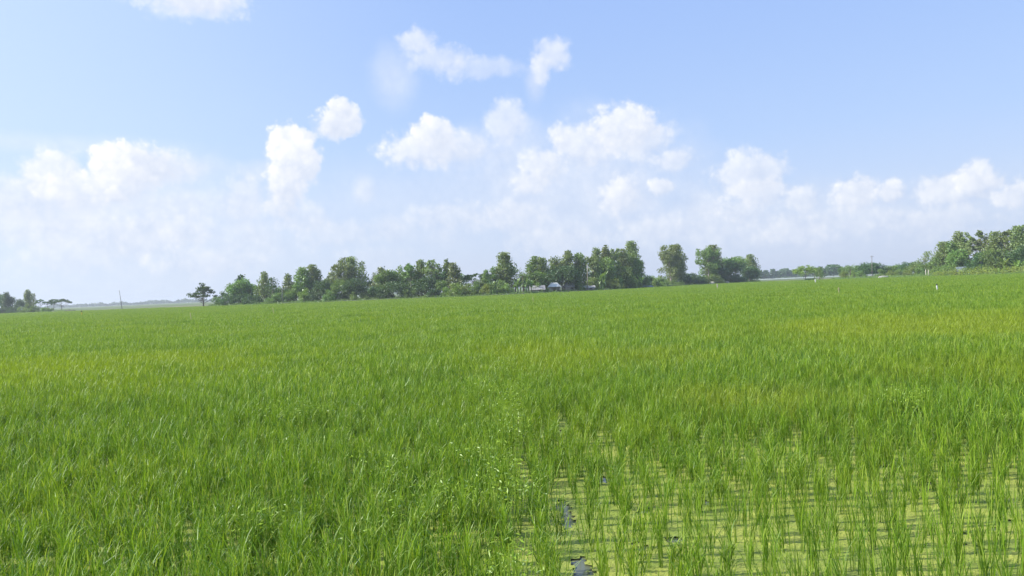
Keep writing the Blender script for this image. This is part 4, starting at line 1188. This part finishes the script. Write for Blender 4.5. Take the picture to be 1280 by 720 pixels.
    n2 = g.n('ShaderNodeTexNoise', inp={'Scale': 34.0, 'Detail': 7.0, 'Roughness': 0.56}); g.l(wv.outputs[0], n2.inputs['Vector'])
    puff = g.math('ADD', g.math('MULTIPLY_ADD', vo.outputs['Distance'], -0.80, 0.29), g.math('MULTIPLY_ADD', n2.outputs['Fac'], 0.80, -0.40))
    n5 = g.n('ShaderNodeTexNoise', inp={'Scale': 14.0, 'Detail': 6.0, 'Roughness': 0.58}); g.l(wv.outputs[0], n5.inputs['Vector'])
    wisp = g.math('MULTIPLY_ADD', n5.outputs['Fac'], 0.9, -0.45)
    cover = None; lit = None
    for px, py, rx, ry, op, sf in CL:
        u, v = ray(px, py); a = math.atan2(u, F); e = math.atan2(v, math.hypot(u, F))
        gr = 1.40 + 0.30 * sf
        ia, ie = F / (rx * gr), F / (ry * gr)
        mv = g.n('ShaderNodeVectorMath', operation='MULTIPLY_ADD'); g.l(wv.outputs[0], mv.inputs[0]); mv.inputs[1].default_value = (ia, ie, 0); mv.inputs[2].default_value = (-a * ia, -e * ie, 0)
        ln = g.n('ShaderNodeVectorMath', operation='LENGTH'); g.l(mv.outputs[0], ln.inputs[0])
        q = g.math('SUBTRACT', wisp if sf > 0.65 else puff, ln.outputs['Value'])
        mr = g.n('ShaderNodeMapRange', interpolation_type='SMOOTHSTEP'); g.l(q, mr.inputs[0])
        mr.inputs[1].default_value = -0.90 - 0.17 * sf; mr.inputs[2].default_value = -0.64 + 0.58 * sf; mr.inputs[4].default_value = op
        d = mr.outputs[0]
        # each puff is brightest on the side turned to the sun
        dt = g.n('ShaderNodeVectorMath', operation='DOT_PRODUCT'); g.l(mv.outputs[0], dt.inputs[0]); dt.inputs[1].default_value = (-0.34 * (1 - 0.5 * sf), 0.46 * (1 - 0.5 * sf), 0)
        sh = g.math('ADD', dt.outputs['Value'], 0.54 if sf < 0.55 else 0.40)
        if cover is None: cover, lit = d, sh
        else:
            cover = g.math('MULTIPLY_ADD', g.math('SUBTRACT', 1.0, cover), d, cover)
            lit = g.math('MULTIPLY_ADD', g.math('SUBTRACT', sh, lit), d, lit)
    lit = g.math('ADD', lit, g.math('MULTIPLY', puff, 0.9), clamp=True)
    white = g.mix(lit, (3.75, 4.3, 5.5), (6.6, 6.6, 6.65))
    # thin veil near the horizon
    veil = g.smooth(el, math.radians(19), math.radians(0.5))
    n4 = g.n('ShaderNodeTexNoise', inp={'Scale': 7.0, 'Detail': 6.0, 'Roughness': 0.6}); g.l(uv.outputs[0], n4.inputs['Vector'])
    veil = g.math('MULTIPLY', veil, g.math('MULTIPLY_ADD', n4.outputs['Fac'], 0.6, 0.45), clamp=True)
    hue = g.n('ShaderNodeValToRGB'); cr = hue.color_ramp
    g.l(g.math('MULTIPLY_ADD', el, 1.8, 0.0, clamp=True), hue.inputs[0])
    stops = [(0.0, (0.385, 0.430, 0.555)), (0.10, (0.365, 0.440, 0.600)), (0.32, (0.284, 0.402, 0.640)), (0.62, (0.248, 0.364, 0.640)), (1.0, (0.150, 0.270, 0.560))]
    while len(cr.elements) < len(stops): cr.elements.new(0.5)
    for e_, (p_, c_) in zip(cr.elements, stops): e_.position = p_; e_.color = (*c_, 1)
    hz = g.n('ShaderNodeVectorMath', operation='SCALE'); g.l(hue.outputs[0], hz.inputs[0]); hz.inputs['Scale'].default_value = 10.0
    base = g.mix(0.82, sky.outputs[0], hz.outputs[0])
    base = g.mix(g.math('MULTIPLY', veil, 0.35), base, VEIL)
    # brighter glare towards the sun side
    gl = g.smooth(az, math.radians(2), math.radians(-44))
    base = g.mix(g.math('MULTIPLY', gl, 0.50), base, (4.9, 5.9, 7.0))
    col = g.mix(g.math('MULTIPLY', cover, 0.97), base, white)
    g.l(col, bg.inputs['Color']); g.l(bg.outputs[0], out.inputs[0])
VEIL = (4.35, 4.95, 6.05)
make_world()

sun = bpy.data.lights.new('sun', 'SUN'); sun.energy = 4.8; sun.angle = math.radians(0.53); sun.color = (1.0, 0.955, 0.88)
so = bpy.data.objects.new('sun', sun); COL.objects.link(so)
sd = Vector((math.sin(SUN_AZ) * math.cos(SUN_EL), math.cos(SUN_AZ) * math.cos(SUN_EL), math.sin(SUN_EL)))
so.rotation_euler = sd.to_track_quat('Z', 'Y').to_euler()
so.location = (-30, 0, 40)

# ------------------------------------------------------------------ air
HAZE = 0.00036
if HAZE:
    mb = MB(); mb.box((0, 3000, 11.0), (9000, 7000, 25.0))
    m, g, out = newmat('haze_air')
    pv = g.n('ShaderNodeVolumePrincipled'); pv.inputs['Color'].default_value = (0.86, 0.92, 1.0, 1); pv.inputs['Density'].default_value = HAZE; pv.inputs['Anisotropy'].default_value = 0.2
    g.l(pv.outputs[0], out.inputs['Volume'])
    tag(mb.build('haze', m), 'thin pale haze in the air over the fields', 'haze', kind='stuff')

# ------------------------------------------------------------------ camera and render settings
cam = bpy.data.cameras.new('camera'); co = bpy.data.objects.new('camera', cam); COL.objects.link(co)
cam.sensor_fit = 'HORIZONTAL'; cam.sensor_width = 36.0; cam.lens = 36.0 * F / 1280.0
cam.clip_start = 0.05; cam.clip_end = 30000
X = Vector((CR, 0, -SR)); Y = Vector((SR, 0, CR)); Z = Vector((0, -1, 0))
co.matrix_world = Matrix.Translation((0, 0, H)) @ Matrix((X, Y, Z)).transposed().to_4x4()
SC.camera = co

SC.view_settings.view_transform = 'Standard'
SC.view_settings.look = 'None'
SC.view_settings.exposure = 0.58
SC.view_settings.gamma = 1.0
SC.view_settings.use_curve_mapping = False
SC.cycles.max_bounces = 6
SC.cycles.diffuse_bounces = 3
SC.cycles.glossy_bounces = 2
SC.cycles.transmission_bounces = 4
SC.cycles.volume_bounces = 0
SC.cycles.use_adaptive_sampling = True
SC.cycles.adaptive_threshold = 0.008
SC.cycles.use_denoising = True
SC.cycles.denoiser = 'OPENIMAGEDENOISE'
SC.cycles.denoising_input_passes = 'RGB_ALBEDO_NORMAL'
SC.cycles.denoising_prefilter = 'ACCURATE'
